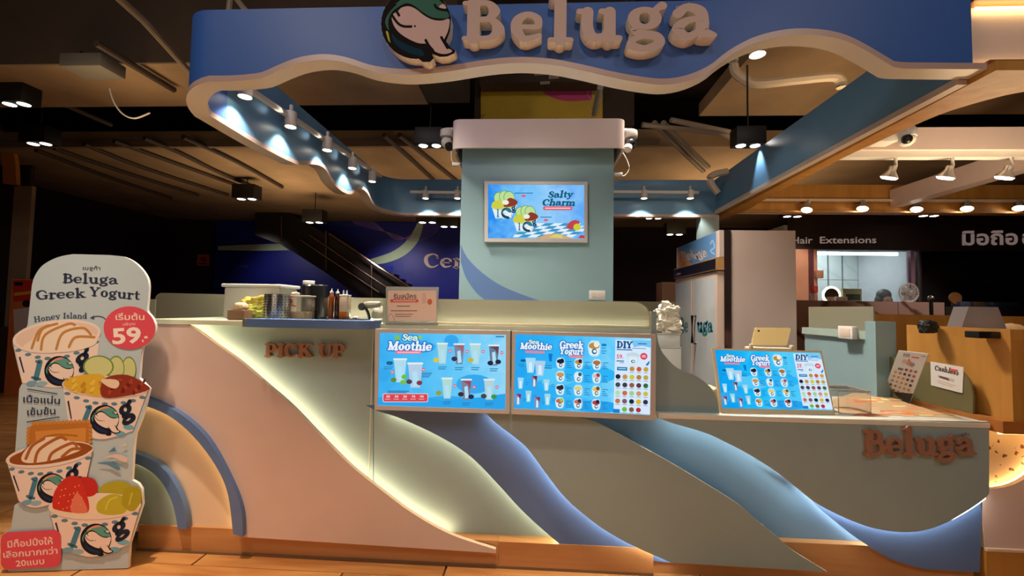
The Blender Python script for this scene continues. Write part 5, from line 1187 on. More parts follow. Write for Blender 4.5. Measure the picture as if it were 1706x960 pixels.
# clear money box
mp = [onZ(1391, 688, Zl), onZ(1444, 690, Zl)]; t = thing('acrylic_box', 'clear acrylic box with an open slot beside the leaning menu screen', 'box', mp[0])
xa, xb = onY(1392, 660, .12).x, onY(1445, 660, .12).x; zt = onY(1420, 652, .12).z; AC = glass('acrylic_thin', (240, 236, 228), .95, .04, 1.12)
mb = MB(); mb.box(xa, xb, .10, .104, Zl, zt, AC); mb.box(xa, xb, .25, .254, Zl, zt, AC); mb.box(xa, xa+.004, .104, .25, Zl, zt, AC); mb.box(xb-.004, xb, .104, .25, Zl, zt, AC); mb.build('walls', t)
mb = MB(); mb.box(xa, xb, .10, .15, zt, zt+.004, AC); mb.box(xa, xb, .19, .254, zt, zt+.004, AC); mb.build('slotted_lid', t)
EDG = mat('acrylic_edge', (214, 170, 140), .3); mb = MB(); mb.tube([(xa, .1, zt+.004), (xb, .1, zt+.004), (xb, .254, zt+.004), (xa, .254, zt+.004)], .002, EDG, 5, True); mb.tube([(xb, .1, Zl), (xb, .1, zt)], .0015, EDG, 5); mb.tube([(xa, .1, Zl), (xa, .1, zt)], .0015, EDG, 5); mb.build('edges', t)
# laminated sheet of leaflets lying on the counter
t = thing('counter_sheet', 'orange and cream printed leaflet sheet lying flat on the low counter', 'sheet', onZ(1480, 675, Zl))
sp_ = [(1400, 688), (1384, 668), (1420, 655), (1500, 658), (1602, 697)]
MB().prism([onZ(*p, Zl+.0005) for p in sp_], (0, 0, .0012), mat('sheet_cream', (232, 196, 150), .22, coat=.3)).build('sheet', t)
pr = Print((0, 0, Zl+.0018), (0, 0, 1))
rnd = random.Random(5)
for k in range(34):
    f = rnd.random(); y = 660 + 33*rnd.random(); x0_ = 1398 + (y-655)*.4; x1_ = 1500 + (y-658)*2.4; x = x0_ + (x1_-x0_-34)*f*.95; w = 14 + 26*rnd.random(); h = 1 + 1.8*rnd.random()
    pr.poly([(x, y), (x+w, y+w*.02), (x+w+h*2, y+h), (x+h*2, y+h)], ((214, 120, 70), (226, 150, 96), (200, 96, 66), (240, 206, 140), (232, 178, 150))[k % 5])
pr.build('leaflet_print', t)
# white topping menu board in an acrylic holder
XM = 1.78
bq = [onX(1495, 584, 1.86), onZ(1545, 591, 0)]
p_bl, p_br = onZ(1472, 656, Zl), onZ(1514, 672, Zl)
dd = (p_br - p_bl).normalized(); 
tlp = onP(1497, 584, p_bl, (dd.cross(Vector((0, 0, 1))) + Vector((0, 0, .35))).normalized()) if False else None
nb = Vector((-dd.y, dd.x, 0)); nb = nb if nb.y > 0 else -nb                # points away from the viewer
lean = (Vector((0, 0, 1))*.94 + nb*.34).normalized(); nn2 = dd.cross(lean).normalized()
if nn2.dot(CAM - p_bl) < 0: nn2 = -nn2
MQ = lambda p, off=0: onP(p[0], p[1], p_bl + nn2*off, nn2)
t = thing('topping_menu_board', 'white leaning menu card with rows of round topping pictures on the low counter', 'menu', (p_bl+p_br)/2)
cq = [(1497, 584), (1546, 590), (1515, 672), (1471, 655)]
cardp = [MQ(p) for p in cq]
MB().prism(cardp, -nn2*.004, WHITE).build('card', t)
MB().prism([MQ(p, .002) for p in ((1471.5, 651), (1521, 656), (1515, 673), (1471, 656))], nn2*.003, AC).build('holder_lip', t)
bb = (p_bl + p_br)/2
MB().prism([p_bl - nn2*.006, p_br - nn2*.006, p_br + nb*.07, p_bl + nb*.07], (0, 0, .004), AC).build('holder_foot', t)
pr = Print(p_bl + nn2*.0002, nn2); mm = bil(cq)
def MP(L, c): pr.poly([mm(*p) for p in L], c)
pr.serif('DIY', *mm(.22, .115), *mm(.46, .12), 5, (110, 96, 90), .02); MP([(.5, .09), (.76, .09), (.76, .12), (.5, .12)], (226, 110, 96)); MP([(.82, .05), (.96, .05), (.96, .065), (.82, .065)], (150, 130, 110))
for u, v, ru, c in ((.33, .22, .09, (206, 176, 160)), (.5, .24, .1, (200, 150, 130)), (.62, .26, .09, (150, 130, 130)), (.46, .18, .05, (222, 120, 100))): pr.poly([mm(u + ru*cos(2*pi*k/12), v + ru*.5*sin(2*pi*k/12)) for k in range(12)], c)
MP([(.2, .37), (.38, .37), (.38, .42), (.2, .42)], (120, 100, 92))
tc_ = ((200, 120, 60), (190, 90, 50), (214, 140, 70), (60, 40, 40), (150, 90, 50), (206, 150, 90), (120, 60, 44), (180, 110, 60))
for j in range(6):
    for i in range(5):
        if (j == 0 and i < 2) or (j == 5 and i in (0, 4)): continue
        u, v = .16 + i*.165 , .385 + j*.095
        pr.poly([mm(u + .055*cos(2*pi*k/10), v + .028*sin(2*pi*k/10)) for k in range(10)], tc_[(i*3 + j*5) % 8])
pr.build('menu_print', t)

# side half wall, end post and side panes on the right of the kiosk
hw = thing('side_wall', 'teal half wall with a glass strip closing the right side of the kiosk', 'wall', (2.06, .9, 0))
MB().box(2.02, 2.10, .62, 1.26, 0, 1.147, SAGE_D).build('wall_panel', hw)
MB().box(2.0, 2.115, .56, .64, 0, 1.21, SAGE_D).build('end_post', hw)
MB().box(2.05, 2.06, .64, 1.26, 1.147, 1.30, GL1).build('glass_strip', hw)
MB().box(2.0, 2.02, .64, 1.26, 1.10, 1.147, mat('pale_rail', (170, 190, 180), .4)).build('rail', hw)
so = thing('wall_socket', 'cream socket box on the teal half wall, right of the fridge', 'socket', onX(1418, 552, 2.0)); a = onX(1405, 543, 2.0); b = onX(1430, 566, 2.0)
MB().rbox(1.965, 1.9995, b.y, a.y, b.z, a.z, WHITE, .003).build('box', so); MB().rbox(1.962, 1.966, b.y+.02, a.y-.02, b.z+.015, a.z-.015, TRIM, .001).build('switch', so)
XP = 2.075; t = thing('side_pane', 'frosted olive pane with a rounded corner at the right end of the low counter', 'pane', onX(1550, 690, XP))
ps = [(1466, 592), (1560, 606)] + [(p.x, p.y) for p in cr([(1575, 608), (1600, 617), (1616, 636), (1621, 660)], 4)] + [(1621, 702), (1466, 660)]
P3 = [onX(*p, XP) for p in ps]
for p in P3: p.z = max(p.z, Zl - .004)
MB().prism(P3, (.008, 0, 0), glass('olive_pane', (176, 168, 122), .25, .15)).build('pane', t)
t = thing('payment_notice', 'white notice with bold wording stuck on the olive side pane', 'sign', onX(1578, 628, XP-.004))
nq = [(1550, 602.5), (1605, 612), (1603, 655.5), (1551, 642)]
MB().prism([onX(*p, XP-.004) for p in nq], (.003, 0, 0), WHITE).build('card', t)
pr = Print((XP-.0045, 0, 0), (-1, 0, 0)); mm = bil(nq); pr.serif('Cash', *mm(.12, .33), *mm(.52, .32), 8, (96, 90, 90), .04); pr.serif('less', *mm(.53, .33), *mm(.86, .36), 8, (96, 90, 90), .04)
MP([(.6, .14), (.84, .14), (.84, .22), (.6, .22)], (226, 90, 80)); MP([(.22, .5), (.74, .53), (.74, .66), (.22, .6)], (206, 196, 190)); MP([(.26, .52), (.55, .54), (.6, .64), (.28, .6)], (90, 84, 96)); MP([(.2, .72), (.8, .77), (.8, .79), (.2, .74)], (206, 150, 130)); MP([(.2, .8), (.7, .84), (.7, .86), (.2, .82)], (206, 150, 130)); pr.build('notice_print', t)

# ================================================================== NEIGHBOURING WOODEN KIOSK ON THE RIGHT
nk = thing('oak_counter', 'neighbouring oak veneer counter with a lit terrazzo half disc at the right edge', 'counter', (3, .4, 0))
XW = 2.125
MB().box(XW, 4.6, -.04, .5, .79, 1.15, OAKV).build('upper_box', nk, smooth=0)
MB().box(XW, XW+.03, -.04, .5, 1.15, 1.195, OAKV).build('rim', nk, smooth=0); MB().box(XW+.03, 4.6, -.04, -.01, 1.15, 1.195, OAKV).build('rim', nk, smooth=0)
MB().box(XW+.1, 4.6, .95, .99, .3, 1.255, OAKV).build('back_board', nk, smooth=0)
MB().box(2.07, 4.6, -.05, .45, .735, .79, wood('oak_ledge', (166, 100, 44), (186, 118, 56), (1, 7, 7))).build('ledge', nk, smooth=0)
MB().tube([(2.1, .0, .728), (4.5, .0, .728)], .006, LED_O, 6).build('led_strip', nk)
MB().box(2.07, 4.6, .10, .13, .12, .735, speckle('terrazzo', (226, 196, 160), (120, 66, 40), 26, .26)).build('terrazzo_panel', nk)
c = onY(1645, 716, .05); r = 90/720*2.14
pts = [(XW-.05, .05, .19)] + [Vector((c.x + r*cos(radians(a)), .05, c.z + r*sin(radians(a)))) for a in range(-100, 1, 8)] + [(c.x+r, .05, .735), (4.6, .05, .735), (4.6, .05, .19)]
pts = [p for p in pts]; MB().prism(pts, (0, .02, 0), PEACH, CREAM).build('cutout_panel', nk)
MB().tube([Vector((c.x + (r+.012)*cos(radians(a)), .085, c.z + (r+.012)*sin(radians(a)))) for a in range(-98, -1, 8)], .005, LED_O, 6).build('led_strip', nk)
MB().box(2.07, 4.6, .04, .13, 0, .185, OAKV).build('plinth', nk, smooth=0)
MB().box(2.07, 4.6, .036, .05, .185, .196, CREAM).build('plinth_trim', nk)
c = onY(1547, 529, .7); t = thing('black_pouch', 'black pouch resting behind the oak counter rim', 'pouch', (c.x, .4, 1.15)); crumple((onY(1545, 530, .3).x, .3, 1.19), .042, .03, .035, BLACK, 31, .3, 4).build('body', t)
xa, xb, zt = bx(1596, 1654, 511, .26, 1.15); t = thing('plastic_tub', 'upturned clear plastic tub standing in the oak counter', 'container', ((xa+xb)/2, .28, 1.15))
v = []
mb = MB(); mb.prism([(xa-.02, .22, 1.15), (xb+.03, .22, 1.15), (xb+.02, .22, 1.20), (xb-.015, .22, zt), (xa+.015, .22, zt), (xa-.02, .22, 1.20)], (0, .08, 0), glass('frosty_tub', (214, 206, 206), .35, .2)); mb.build('body', t)
c = onY(1685, 530, .3); t = thing('cream_pouch', 'cream folded pouch beside the plastic tub at the right edge', 'pouch', (c.x, .3, 1.15)); crumple((c.x, .3, 1.18), .05, .05, .035, mat('cream_cloth', (226, 186, 130), .6), 41, .2).build('body', t)
c = onY(1631, 538, .05); t = thing('black_phone', 'black flat card reader lying against the oak counter rim', 'reader', (c.x, .04, 1.15)); MB().rbox(c.x-.05, c.x+.05, 0, .07, 1.15, 1.182, BLACKP, .006).build('body', t)
# overhead frame of that kiosk
nf = thing('oak_overhead_frame', 'oak and white overhead frame of the neighbouring kiosk with warm light lines', 'canopy', (3.4, 1.6, 2.5))
zs = 2.39
so_ = [(1613, 117)] + [(p.x, p.y) for p in cr([(1800, 143), (1706, 153), (1647, 166), (1592, 182), (1556, 195), (1519, 211), (1470, 233), (1413, 259), (1355, 289), (1282, 328), (1246, 350)], 4)][0:] + [(1196, 368), (1178, 372)]
S3 = [onZ(*p, zs-.03) for p in [(1800, 116)] + so_]
S3 = [onZ(1800, 117, zs-.03)] + [onZ(*p, zs-.03) for p in so_[1:]] + [onZ(1613, 117.5, zs-.03)]
for p in S3: p.x = max(p.x, XR+.042)
MB().prism(S3, (0, 0, .045), OAKV).build('curved_soffit', nf, smooth=0)
MB().box(XR+.07, 5, -.03, .0, 2.385, 2.44, wood('oak_dark', (140, 88, 44), (158, 100, 52), (1, 7, 7))).build('front_ledge', nf, smooth=0)
a = onY(1606, 12, -.02); b = onY(1706, 104, -.02)
MB().box(a.x+.045, 5, .03, .06, b.z, a.z+.03, PINKW).build('light_box', nf)
MB().tube([(a.x+.08, .012, a.z+.015), (4.9, .012, a.z+.015)], .006, LED_O, 6).build('led_strip', nf); MB().tube([(a.x+.08, .012, b.z-.004), (4.9, .012, b.z-.004)], .005, LED_O, 6).build('led_strip', nf)
MB().box(a.x+.046, 5, -.03, .06, a.z+.031, a.z+.3, wood('oak_dark', (140, 88, 44), (158, 100, 52), (1, 7, 7))).build('head_board', nf, smooth=0)
MB().box(XE+.002, a.x+.045, -.005, .035, 2.442, 3.0, mat('dark_reveal', (44, 24, 12), .7)).build('reveal', nf)
Yb1 = 1.4; z1, z2 = onY(1560, 212, Yb1).z, onY(1560, 249, Yb1).z; xb0 = onY(1410, 230, Yb1).x
MB().box(XR+.12, 6, Yb1, Yb1+.16, z2, z1, PINKW).build('cross_beam', nf)
MB().box(xb0-.1, 6, Yb1+.03, Yb1+.1, z2-.05, z2, WHITE).build('track_rail', nf)
MB().box(4.25, 4.4, Yb1+.17, 3.28, 2.55, 2.75, PINKW).build('long_beam', nf)
Yb2 = 3.3; z3, z4 = onY(1500, 308, Yb2).z, onY(1500, 356, Yb2).z
MB().box(XR+.15, 7, Yb2, Yb2+.08, z4, z3, OAKV).build('rear_band', nf, smooth=0)
mb = MB(); mb.box(XR+.3, 7, Yb2-.05, Yb2, z4, z4+.02, OAKV); mb.build('rear_ledge', nf, smooth=0)
MB().box(XR+.6, 7, Yb2-.06, Yb2-.025, onY(1500, 338, Yb2).z, onY(1500, 338, Yb2).z+.03, CREAM).build('track_rail', nf)
for p_, q_2 in (((1185, 300), (1180, 372)),): pass
PARM = mat('par_chrome', (220, 214, 206), .25, .6)
def par(c, aim, label, group, s=.06, power=20, top=None):
    c = Vector(c); ax = (Vector(aim) - c).normalized(); t = thing('par_spotlight', label, 'spotlight', c, group)
    MB().lathe(c, [(s, 0), (s*.98, -s*.12), (s*.45, -s*.9), (s*.42, -s*1.5)], PARM, 18, ax).build('reflector', t)
    MB().lathe(c + ax*.001, [(s*.93, 0), (s*.8, s*.16), (s*.3, s*.22)], emit('par_lens', (1, .84, .66), 12, False, True), 18, ax).build('lens', t)
    k = c - ax*s*1.4; tp_ = Vector((k.x+.02, k.y, top if top else k.z+.06)); MB().tube([k, Vector((tp_.x, tp_.y, k.z+.01)), tp_], .012, WHITE, 8).build('bracket', t)
    spot('par_light', c + ax*s*.4, aim, power, 100, .7, WARM, .03)
for i, (x, y) in enumerate(((1481, 296), (1575, 296), (1673, 296))):
    c = onY(x, y, Yb1+.065); par(c, c + Vector((-.2, .3, -1)), ('left', 'middle', 'right')[i] + ' large lit spotlight hanging under the white cross beam', 'large spotlights under the white beam', .06, 30, z2-.05)
for i, (x, y) in enumerate(((1344, 350), (1437, 348), (1527, 349), (1611, 348), (1698, 347))):
    c = onY(x, y, Yb2-.12); par(c, c + Vector((-.35, -.25, -1)), ('leftmost', 'second', 'third', 'fourth', 'rightmost')[i] + ' lit spotlight from the left on the far oak band', 'spotlights along the far oak band', .06, 16, onY(1500, 338, Yb2).z)
    spot('par_spill', c + Vector((0, .02, .0)), c + Vector((0, .12, .1)), 5, 160, .8, WARMER, .03)
# camera under the soffit
c = onY(1494, 225, Yb1-.12); t = thing('security_camera', 'white dome security camera on the neighbouring white beam', 'camera', c)
MB().rbox(c.x-.14, c.x-.0, c.y-.02, c.y+.11, c.z-.055, c.z+.05, WHITE, .012).build('base_box', t)
MB().lathe(c + Vector((.06, 0, .05)), [(.06, 0), (.072, -.02), (.07, -.07), (.05, -.085)][::-1], WHITE, 18).build('housing', t)
MB().ball(c + Vector((.06, -.01, -.035)), .058, WHITE, 16).build('dome', t); MB().ball(c + Vector((.035, -.045, -.05)), .036, BLACKP, 12).build('lens', t)
MB().tube(cr([c + Vector((-.14, 0, .03)), c + Vector((-.15, 0, -.01)), c + Vector((-.13, 0, -.03))], 4), .004, BLACK, 6).build('cable', t)

# ================================================================== FAR SHOPS ON THE RIGHT
YH = 6.5
za, zb = onY(1500, 358, YH).z, onY(1500, 417, YH).z; xa = onY(1322, 380, YH).x
fs = thing('shop_fascia', 'long dark brown shop fascia with pale lettering in the far right background', 'fascia', (8, YH, 2.5))
MB().box(5.0, 13.5, YH, YH+.2, zb, za+.05, mat('dark_fascia', (66, 50, 46), .6)).build('board', fs)
pr = Print((0, YH-.01, 0), (0, -1, 0)); LTR = emit('fascia_letters', (150, 128, 116), .75, False); pr.ink = lambda c: LTR
pr.sans('Hair', 1319, 406, 1354, 405.6, 11.5, None, .012); pr.build('lettering', fs); pr = Print((0, YH-.01, 0), (0, -1, 0)); pr.ink = lambda c: LTR; pr.sans('Extensions', 1366, 405.5, 1460, 405, 11.5, None, .012); pr.build('lettering', fs); pr = Print((0, YH-.01, 0), (0, -1, 0)); pr.ink = lambda c: emit('fascia_letters_dim', (132, 112, 106), .7, False); pr.sans('มือถือ', 1603, 408, 1696, 407, 23, None, .03); pr.sans('อุ', 1703, 407, 1726, 407, 23, None, .03); pr.build('lettering', fs)
xw0, xw1 = onY(1362, 460, YH).x, onY(1518, 460, YH).x
hs = thing('salon_room', 'bright white marble salon interior seen through a lit window at far right', 'room', (6.5, 7.5, 0))
TILE = marble('white_marble_tile', (216, 224, 222), (204, 212, 212), 1.2); YB2 = 8.2
xe = [onY(x, 460, YB2).x for x in (1352, 1380, 1404, 1431, 1461, 1496, 1540)]
for a, b in zip(xe, xe[1:]):
    for (z0_, z1_) in ((.6, onY(1400, 467, YB2).z), (onY(1400, 467, YB2).z+.01, 2.9)): MB().box(a+.02, b-.02, YB2, YB2+.03, z0_, z1_, TILE).build('wall_tile', hs)
MB().box(xe[0]-.2, xe[-1]+.2, YB2+.03, YB2+.1, 0, 3, mat('grout', (84, 90, 92), .8)).build('back_wall', hs)
MB().box(xw1+.25, xw1+.33, YH+.21, YB2-.01, 0, 2.9, mat('salon_side', (206, 210, 214), .5)).build('side_wall', hs)
MB().box(xw0-.5, xw1+.6, YH+.21, YB2-.01, 2.9, 3.0, mat('salon_side', (206, 210, 214), .5)).build('ceiling_panel', hs)
l0, l1 = onY(1362, 422, YH+.4), onY(1497, 421, YH+.4)
MB().rbox(l0.x, l1.x, YH+.4, YH+.44, l0.z-.03, l0.z+.03, emit('salon_tube', (.86, .95, 1), 6, True, True), .01).build('tube_light', hs)
area('salon_panel', ((xw0+xw1)/2, 7.4, 2.85), 1.2, 30, (.86, .97, 1), ((xw0+xw1)/2, 7.6, 0))
pp = [onY(x, 460, YH).x for x in (1326, 1347, 1355, 1362)]
MB().box(pp[0]-.3, pp[1], YH, YH+.2, 0, zb, mat('pink_pier', (236, 180, 150), .5)).build('pier', hs); MB().box(pp[1], pp[2], YH-.02, YH+.2, 0, zb, mat('mauve_strip', (110, 70, 80), .3)).build('pier_strip', hs); MB().box(pp[2], pp[3], YH, YH+.2, 0, zb, mat('pink_pier', (236, 180, 150), .5)).build('pier', hs)
f0, f1 = onY(1518, 460, YH).x, onY(1536, 460, YH).x
MB().box(f0, f0+.07, YH, YH+.1, 0, zb, mat('violet_frame', (150, 110, 130), .3)).build('window_post', hs); MB().box(f0+.1, f0+.13, YH-.05, YH+.1, 0, zb, STEEL).build('window_post', hs); MB().box(f0+.13, f1, YH, YH+.1, 0, zb, mat('dark_post', (50, 40, 44), .4)).build('window_post', hs)
MB().box(xw0, f0, YH+.05, YH+.06, .9, zb, glass('shop_glass', (230, 240, 240), .93, .03)).build('pane', hs)
spot('salon_front_fill', (7.2, 3.9, 3.2), (7.0, 6.0, 1.1), 130, 60, .7, (1, .85, .75), .1)  # added fills, this and the next, brightening the marble counter and pier
spot('salon_front_fill', (4.9, 5.6, 3.2), (5.1, 6.5, 1.8), 60, 50, .7, (1, .75, .6), .05)
o = MB().rbox(onY(1350, 475, YH).x, onY(1357, 488, YH).x, YH-.12, YH-.02, onY(1350, 488, YH).z, onY(1350, 477, YH).z, mat('red_plastic', (170, 40, 36), .4), .02).build('alarm_box'); tag(o, 'small red alarm box on the mauve pier beside the lit salon', 'alarm')
o = MB().rbox(onY(1356, 475, YH).x, onY(1367, 475, YH).x, YH-.1, YH-.01, onY(1350, 464, YH).z, onY(1350, 451, YH).z, mat('pink_box', (214, 160, 130), .5), .01).build('wall_box'); tag(o, 'square pinkish box above the red alarm box', 'box')
# salon counter with its things
YC = 5.9; ztp = onY(1500, 503, YC).z
mc = thing('marble_counter', 'pinkish veined marble counter block in front of the lit salon', 'counter', (onY(1510, 510, YC).x, YC, 0))
MRB = marble('pink_marble', (186, 150, 136), (110, 76, 64), .8)
for a, b in ((1300, 1496), (1496.5, 1549), (1549.5, 1574)): MB().box(onY(a, 510, YC).x, onY(b, 510, YC).x-.006, YC, YC+.45, 0, ztp, MRB).build('marble_slab', mc)
YI = YC+.2
def P_(x, y): return onY(x, y, YI)
c = P_(1385, 492); t = thing('ring_mirror', 'round mirror with a glowing ring on the salon counter', 'mirror', (c.x, YI, ztp)); rr_ = 13/720*8
MB().tube([c + Vector((rr_*cos(2*pi*k/24), 0, rr_*sin(2*pi*k/24))) for k in range(24)], .022, emit('ring_light', (1, .86, .6), 3, False, True), 8, True).build('light_ring', t)
MB().lathe(c, [(rr_*.92, 0), (rr_*.92, .01)], mat('mirror_face', (170, 150, 130), .08, .9), 24, (0, -1, 0)).build('mirror_face', t); MB().tube([c - Vector((0, 0, rr_)), Vector((c.x, YI, ztp))], .03, BLACK, 8).build('stand', t)
a, b = P_(1404, 481), P_(1436, 503); t = thing('framed_picture', 'pale green framed dark landscape picture on the salon counter', 'picture', ((a.x+b.x)/2, YI, ztp)); MB().box(a.x, b.x, YI, YI+.04, ztp, a.z, mat('pale_green_frame', (170, 176, 140), .5)).build('frame', t)
MB().box(a.x+.05, b.x-.03, YI-.004, YI, ztp+.02, a.z-.1, mat('dark_photo', (60, 70, 60), .4, var=.6, scale=8)).build('photo', t)
mb = MB()
t = thing('cosmetic_jars', 'row of small white jars beside the ring mirror', 'jars', P_(1392, 503))
for k in range(4): MB().lathe((P_(1386+k*5, 500).x, YI-.12, ztp), [(.025, 0), (.028, .06), (.018, .08)], WHITE, 10).build('jar', t)
# seated person behind the counter: only the bowed head shows
def person():
    c = onY(1471, 495, YC+.95); zc_ = c.z
    t = thing('person', 'person with long dark hair sitting bowed behind the marble counter', 'person', (c.x, YC+.95, 0))
    me = bpy.data.meshes.new('body'); x, y = c.x, YC+.95
    J = [((x, y+.02, .52), .15), ((x, y+.02, .75), .14), ((x, y, .98), .16), ((x, y-.02, zc_-.27), .07), ((x, y-.05, zc_-.12), .085), ((x, y-.06, zc_+.02), .095),
         ((x-.19, y, .99), .06), ((x-.24, y-.08, .78), .045), ((x-.12, y-.26, .72), .035), ((x+.19, y, .99), .06), ((x+.24, y-.08, .78), .045), ((x+.12, y-.26, .72), .035),
         ((x-.1, y-.2, .5), .08), ((x-.1, y-.42, .46), .065), ((x-.1, y-.42, .08), .045), ((x+.1, y-.2, .5), .08), ((x+.1, y-.42, .46), .065), ((x+.1, y-.42, .08), .045)]
    Ed = [(0, 1), (1, 2), (2, 3), (3, 4), (4, 5), (2, 6), (6, 7), (7, 8), (2, 9), (9, 10), (10, 11), (0, 12), (12, 13), (13, 14), (0, 15), (15, 16), (16, 17)]
    me.from_pydata([j[0] for j in J], Ed, []); o = bpy.data.objects.new('body', me); COL.objects.link(o)
    md = o.modifiers.new('skin', 'SKIN')
    for v, j in zip(me.skin_vertices[0].data, J): v.radius = (j[1], j[1])
    me.skin_vertices[0].data[0].use_root = True
    s = o.modifiers.new('sub', 'SUBSURF'); s.levels = 2; s.render_levels = 2
    dg = bpy.context.evaluated_depsgraph_get(); m2 = bpy.data.meshes.new_from_object(o.evaluated_get(dg)); bpy.data.objects.remove(o)
    m2.materials.append(mat('skin_tone', (214, 150, 110), .55)); m2.shade_smooth(); o = bpy.data.objects.new('body', m2); COL.objects.link(o); o.parent = t; o.matrix_parent_inverse = Matrix.Translation(-Vector(t.location))
    h = MB(); h.ball((x, y-.02, zc_+.035), .125, mat('dark_hair', (40, 24, 20), .5), 18, (1, .95, 1.0)); h.ball((x-.1, y-.01, zc_-.09), .075, MATS['dark_hair'], 12, (.8, 1, 1.6)); h.ball((x+.1, y-.01, zc_-.09), .075, MATS['dark_hair'], 12, (.8, 1, 1.6)); h.build('hair', t)
    f = MB(); f.ball((x, y-.1, zc_-.06), .075, mat('skin_tone', (214, 150, 110), .55), 16, (1, .7, 1.2)); f.build('face', t)
    e = MB(); [e.ball((x+s_*.03, y-.152, zc_-.05), .009, BLACK, 8) for s_ in (-1, 1)]; e.build('eyes', t)
person()
c = P_(1514, 488); t = thing('desk_fan', 'white round desk fan at the right end of the salon counter', 'fan', (c.x, YI, ztp)); rr_ = 15/720*8; FW = mat('fan_white', (206, 200, 192), .45)
mb = MB(); mb.tube([c + Vector((rr_*cos(2*pi*k/24), 0, rr_*sin(2*pi*k/24))) for k in range(24)], .012, FW, 6, True)
for r_ in (.3, .5, .7, .86): mb.tube([c + Vector((rr_*r_*cos(2*pi*k/20), -.05*(1-r_), rr_*r_*sin(2*pi*k/20))) for k in range(20)], .005, FW, 4, True)
for k in range(16): a_ = 2*pi*k/16; mb.tube([c + Vector((0, -.05, 0)), c + Vector((rr_*cos(a_), 0, rr_*sin(a_)))], .004, FW, 4)
mb.build('grille', t)
for k in range(3):
    a_ = 2*pi*k/3; bl_ = cr([(0, .0), (.3, .25), (.75, .3), (.85, 0), (.5, -.12)], 3, True); MB().prism([c + Vector((rr_*(p.x*cos(a_)-p.y*sin(a_)), .02, rr_*(p.x*sin(a_)+p.y*cos(a_)))) for p in bl_], (0, .006, 0), FW).build('blade', t)
MB().lathe(c + Vector((0, -.01, 0)), [(.05, 0), (.06, .03), (.05, .12)], FW, 14, (0, 1, 0)).build('motor', t); MB().tube([c + Vector((0, .08, 0)), Vector((c.x, YI+.08, ztp+.02))], .02, FW, 8).build('neck', t); MB().lathe((c.x, YI+.05, ztp), [(.09, 0), (.08, .025)], FW, 16).build('base', t)
c = onY(1551, 497, 5.2); t = thing('queue_post', 'slim dark post with a silver ball top before the marble counter', 'post', (c.x, 5.2, 0)); MB().ball(c, .045, STEEL, 14).build('ball', t); MB().tube([(c.x, 5.2, .02), (c.x, 5.2, c.z-.03)], .025, BLACK, 10).build('pole', t); MB().lathe((c.x, 5.2, 0), [(.15, 0), (.15, .02), (.03, .03)], BLACK, 18).build('base', t)
# dim shop beyond at far right
ds = thing('dark_shop', 'unlit shop front with a dim counter at the far right edge', 'shop', (9, 6.7, 0))
MB().box(7.7, 13, 6.9, 7.0, 0, zb, mat('shop_dark', (24, 16, 14), .7)).build('back_wall', ds); x_ = onY(1590, 497, 6.4); MB().lathe(x_, [(.11, 0), (.11, .03)], mat('brass_disc', (150, 100, 54), .4), 20, (0, -1, 0)).build('round_sign', ds)
MB().box(onY(1575, 500, 6.2).x, 12, 6.2, 6.8, 0, onY(1640, 512, 6.2).z, mat('shop_counter_dark', (54, 42, 40), .6)).build('counter', ds)
for x0_, x1_, c_ in ((1600, 1618, (80, 86, 110)), (1655, 1700, (70, 84, 116)), (1622, 1648, (90, 70, 60))): MB().rbox(onY(x0_, 505, 6.3).x, onY(x1_, 505, 6.3).x, 6.3, 6.5, onY(1640, 512, 6.2).z, onY(1640, 503, 6.3).z, ink(c_), .02).build('stock_box', ds)

# ================================================================== BACKGROUND LEFT: MURAL, STAIRS, POSTERS
YMU = 8.1
for x_, z_, w_ in ((-6.2, 2.7, 22), (-3.4, 2.6, 50), (-1.6, 2.6, 24)): spot('mural_wash', (x_, 6.6, z_), (x_+.3, 8.1, 1.5), w_, 100, .8, (1, .88, .8), .1)
m_ = thing('mural_wall', 'deep blue mural wall with pale sweeping bands and serif lettering beyond the stairs', 'mural', onY(560, 520, YMU))
MUR = mat('mural_blue', (26, 38, 160), .5, var=.05, scale=.6)
a = onY(362, 355, YMU); b = onY(780, 520, YMU); MB().box(a.x, b.x+1.6, YMU, YMU+.1, 0, 3.28, MUR).build('wall_panel', m_)
pr = Print((0, YMU-.004, 0), (0, -1, 0), ink, 2e-4); PG = (196, 220, 190)
pr.poly([(363, 410), (410, 408), (466, 406), (482, 417), (430, 418), (363, 417)], PG)
pr.poly(cr([(700, 350), (696, 370), (680, 398), (656, 418), (620, 431), (598, 436), (602, 440), (634, 440), (670, 428), (694, 406), (704, 380), (708, 350)], 4), PG)
for k in range(7): pr.stroke([(590 - k*2, 372 - k*1.6), (620, 381 - k*2), (660, 391 + k*1.4), (690, 402 - k*2.5), (722, 390 - k*5), (744, 360 - k*4)], .7, (150, 120, 190))
for k in range(4): pr.stroke([(440, 372 + k*3), (520, 366 + k*2), (600, 376 + k)], .6, (70, 80, 150))
pr.serif('Cen', 706, 446, 779, 447, 24, (244, 222, 212), -.02)
for L in (((640, 470), (642, 458), (655, 457), (656, 470)), ((660, 456), (666, 455), (669, 432), (673, 455), (686, 452), (684, 466)), ((664, 474), (680, 468), (686, 472))): pr.stroke(L, .8, (90, 120, 190), 0)
pr.poly([(636, 445), (655, 443), (655, 462), (668, 470), (668, 500), (630, 500)], (40, 66, 176))
pr.sans('อาคาร', 399, 446, 413, 446, 5, (120, 130, 190), .0)
pr.build('mural_print', m_)
YS = 7.2; sr = thing('escalator', 'dark escalator running down to the right in front of the blue mural', 'escalator', onY(560, 520, YS)); DRK = mat('truss_black', (20, 13, 14), .6)
def U(x, y, Y=YS): return onY(x, y, Y)
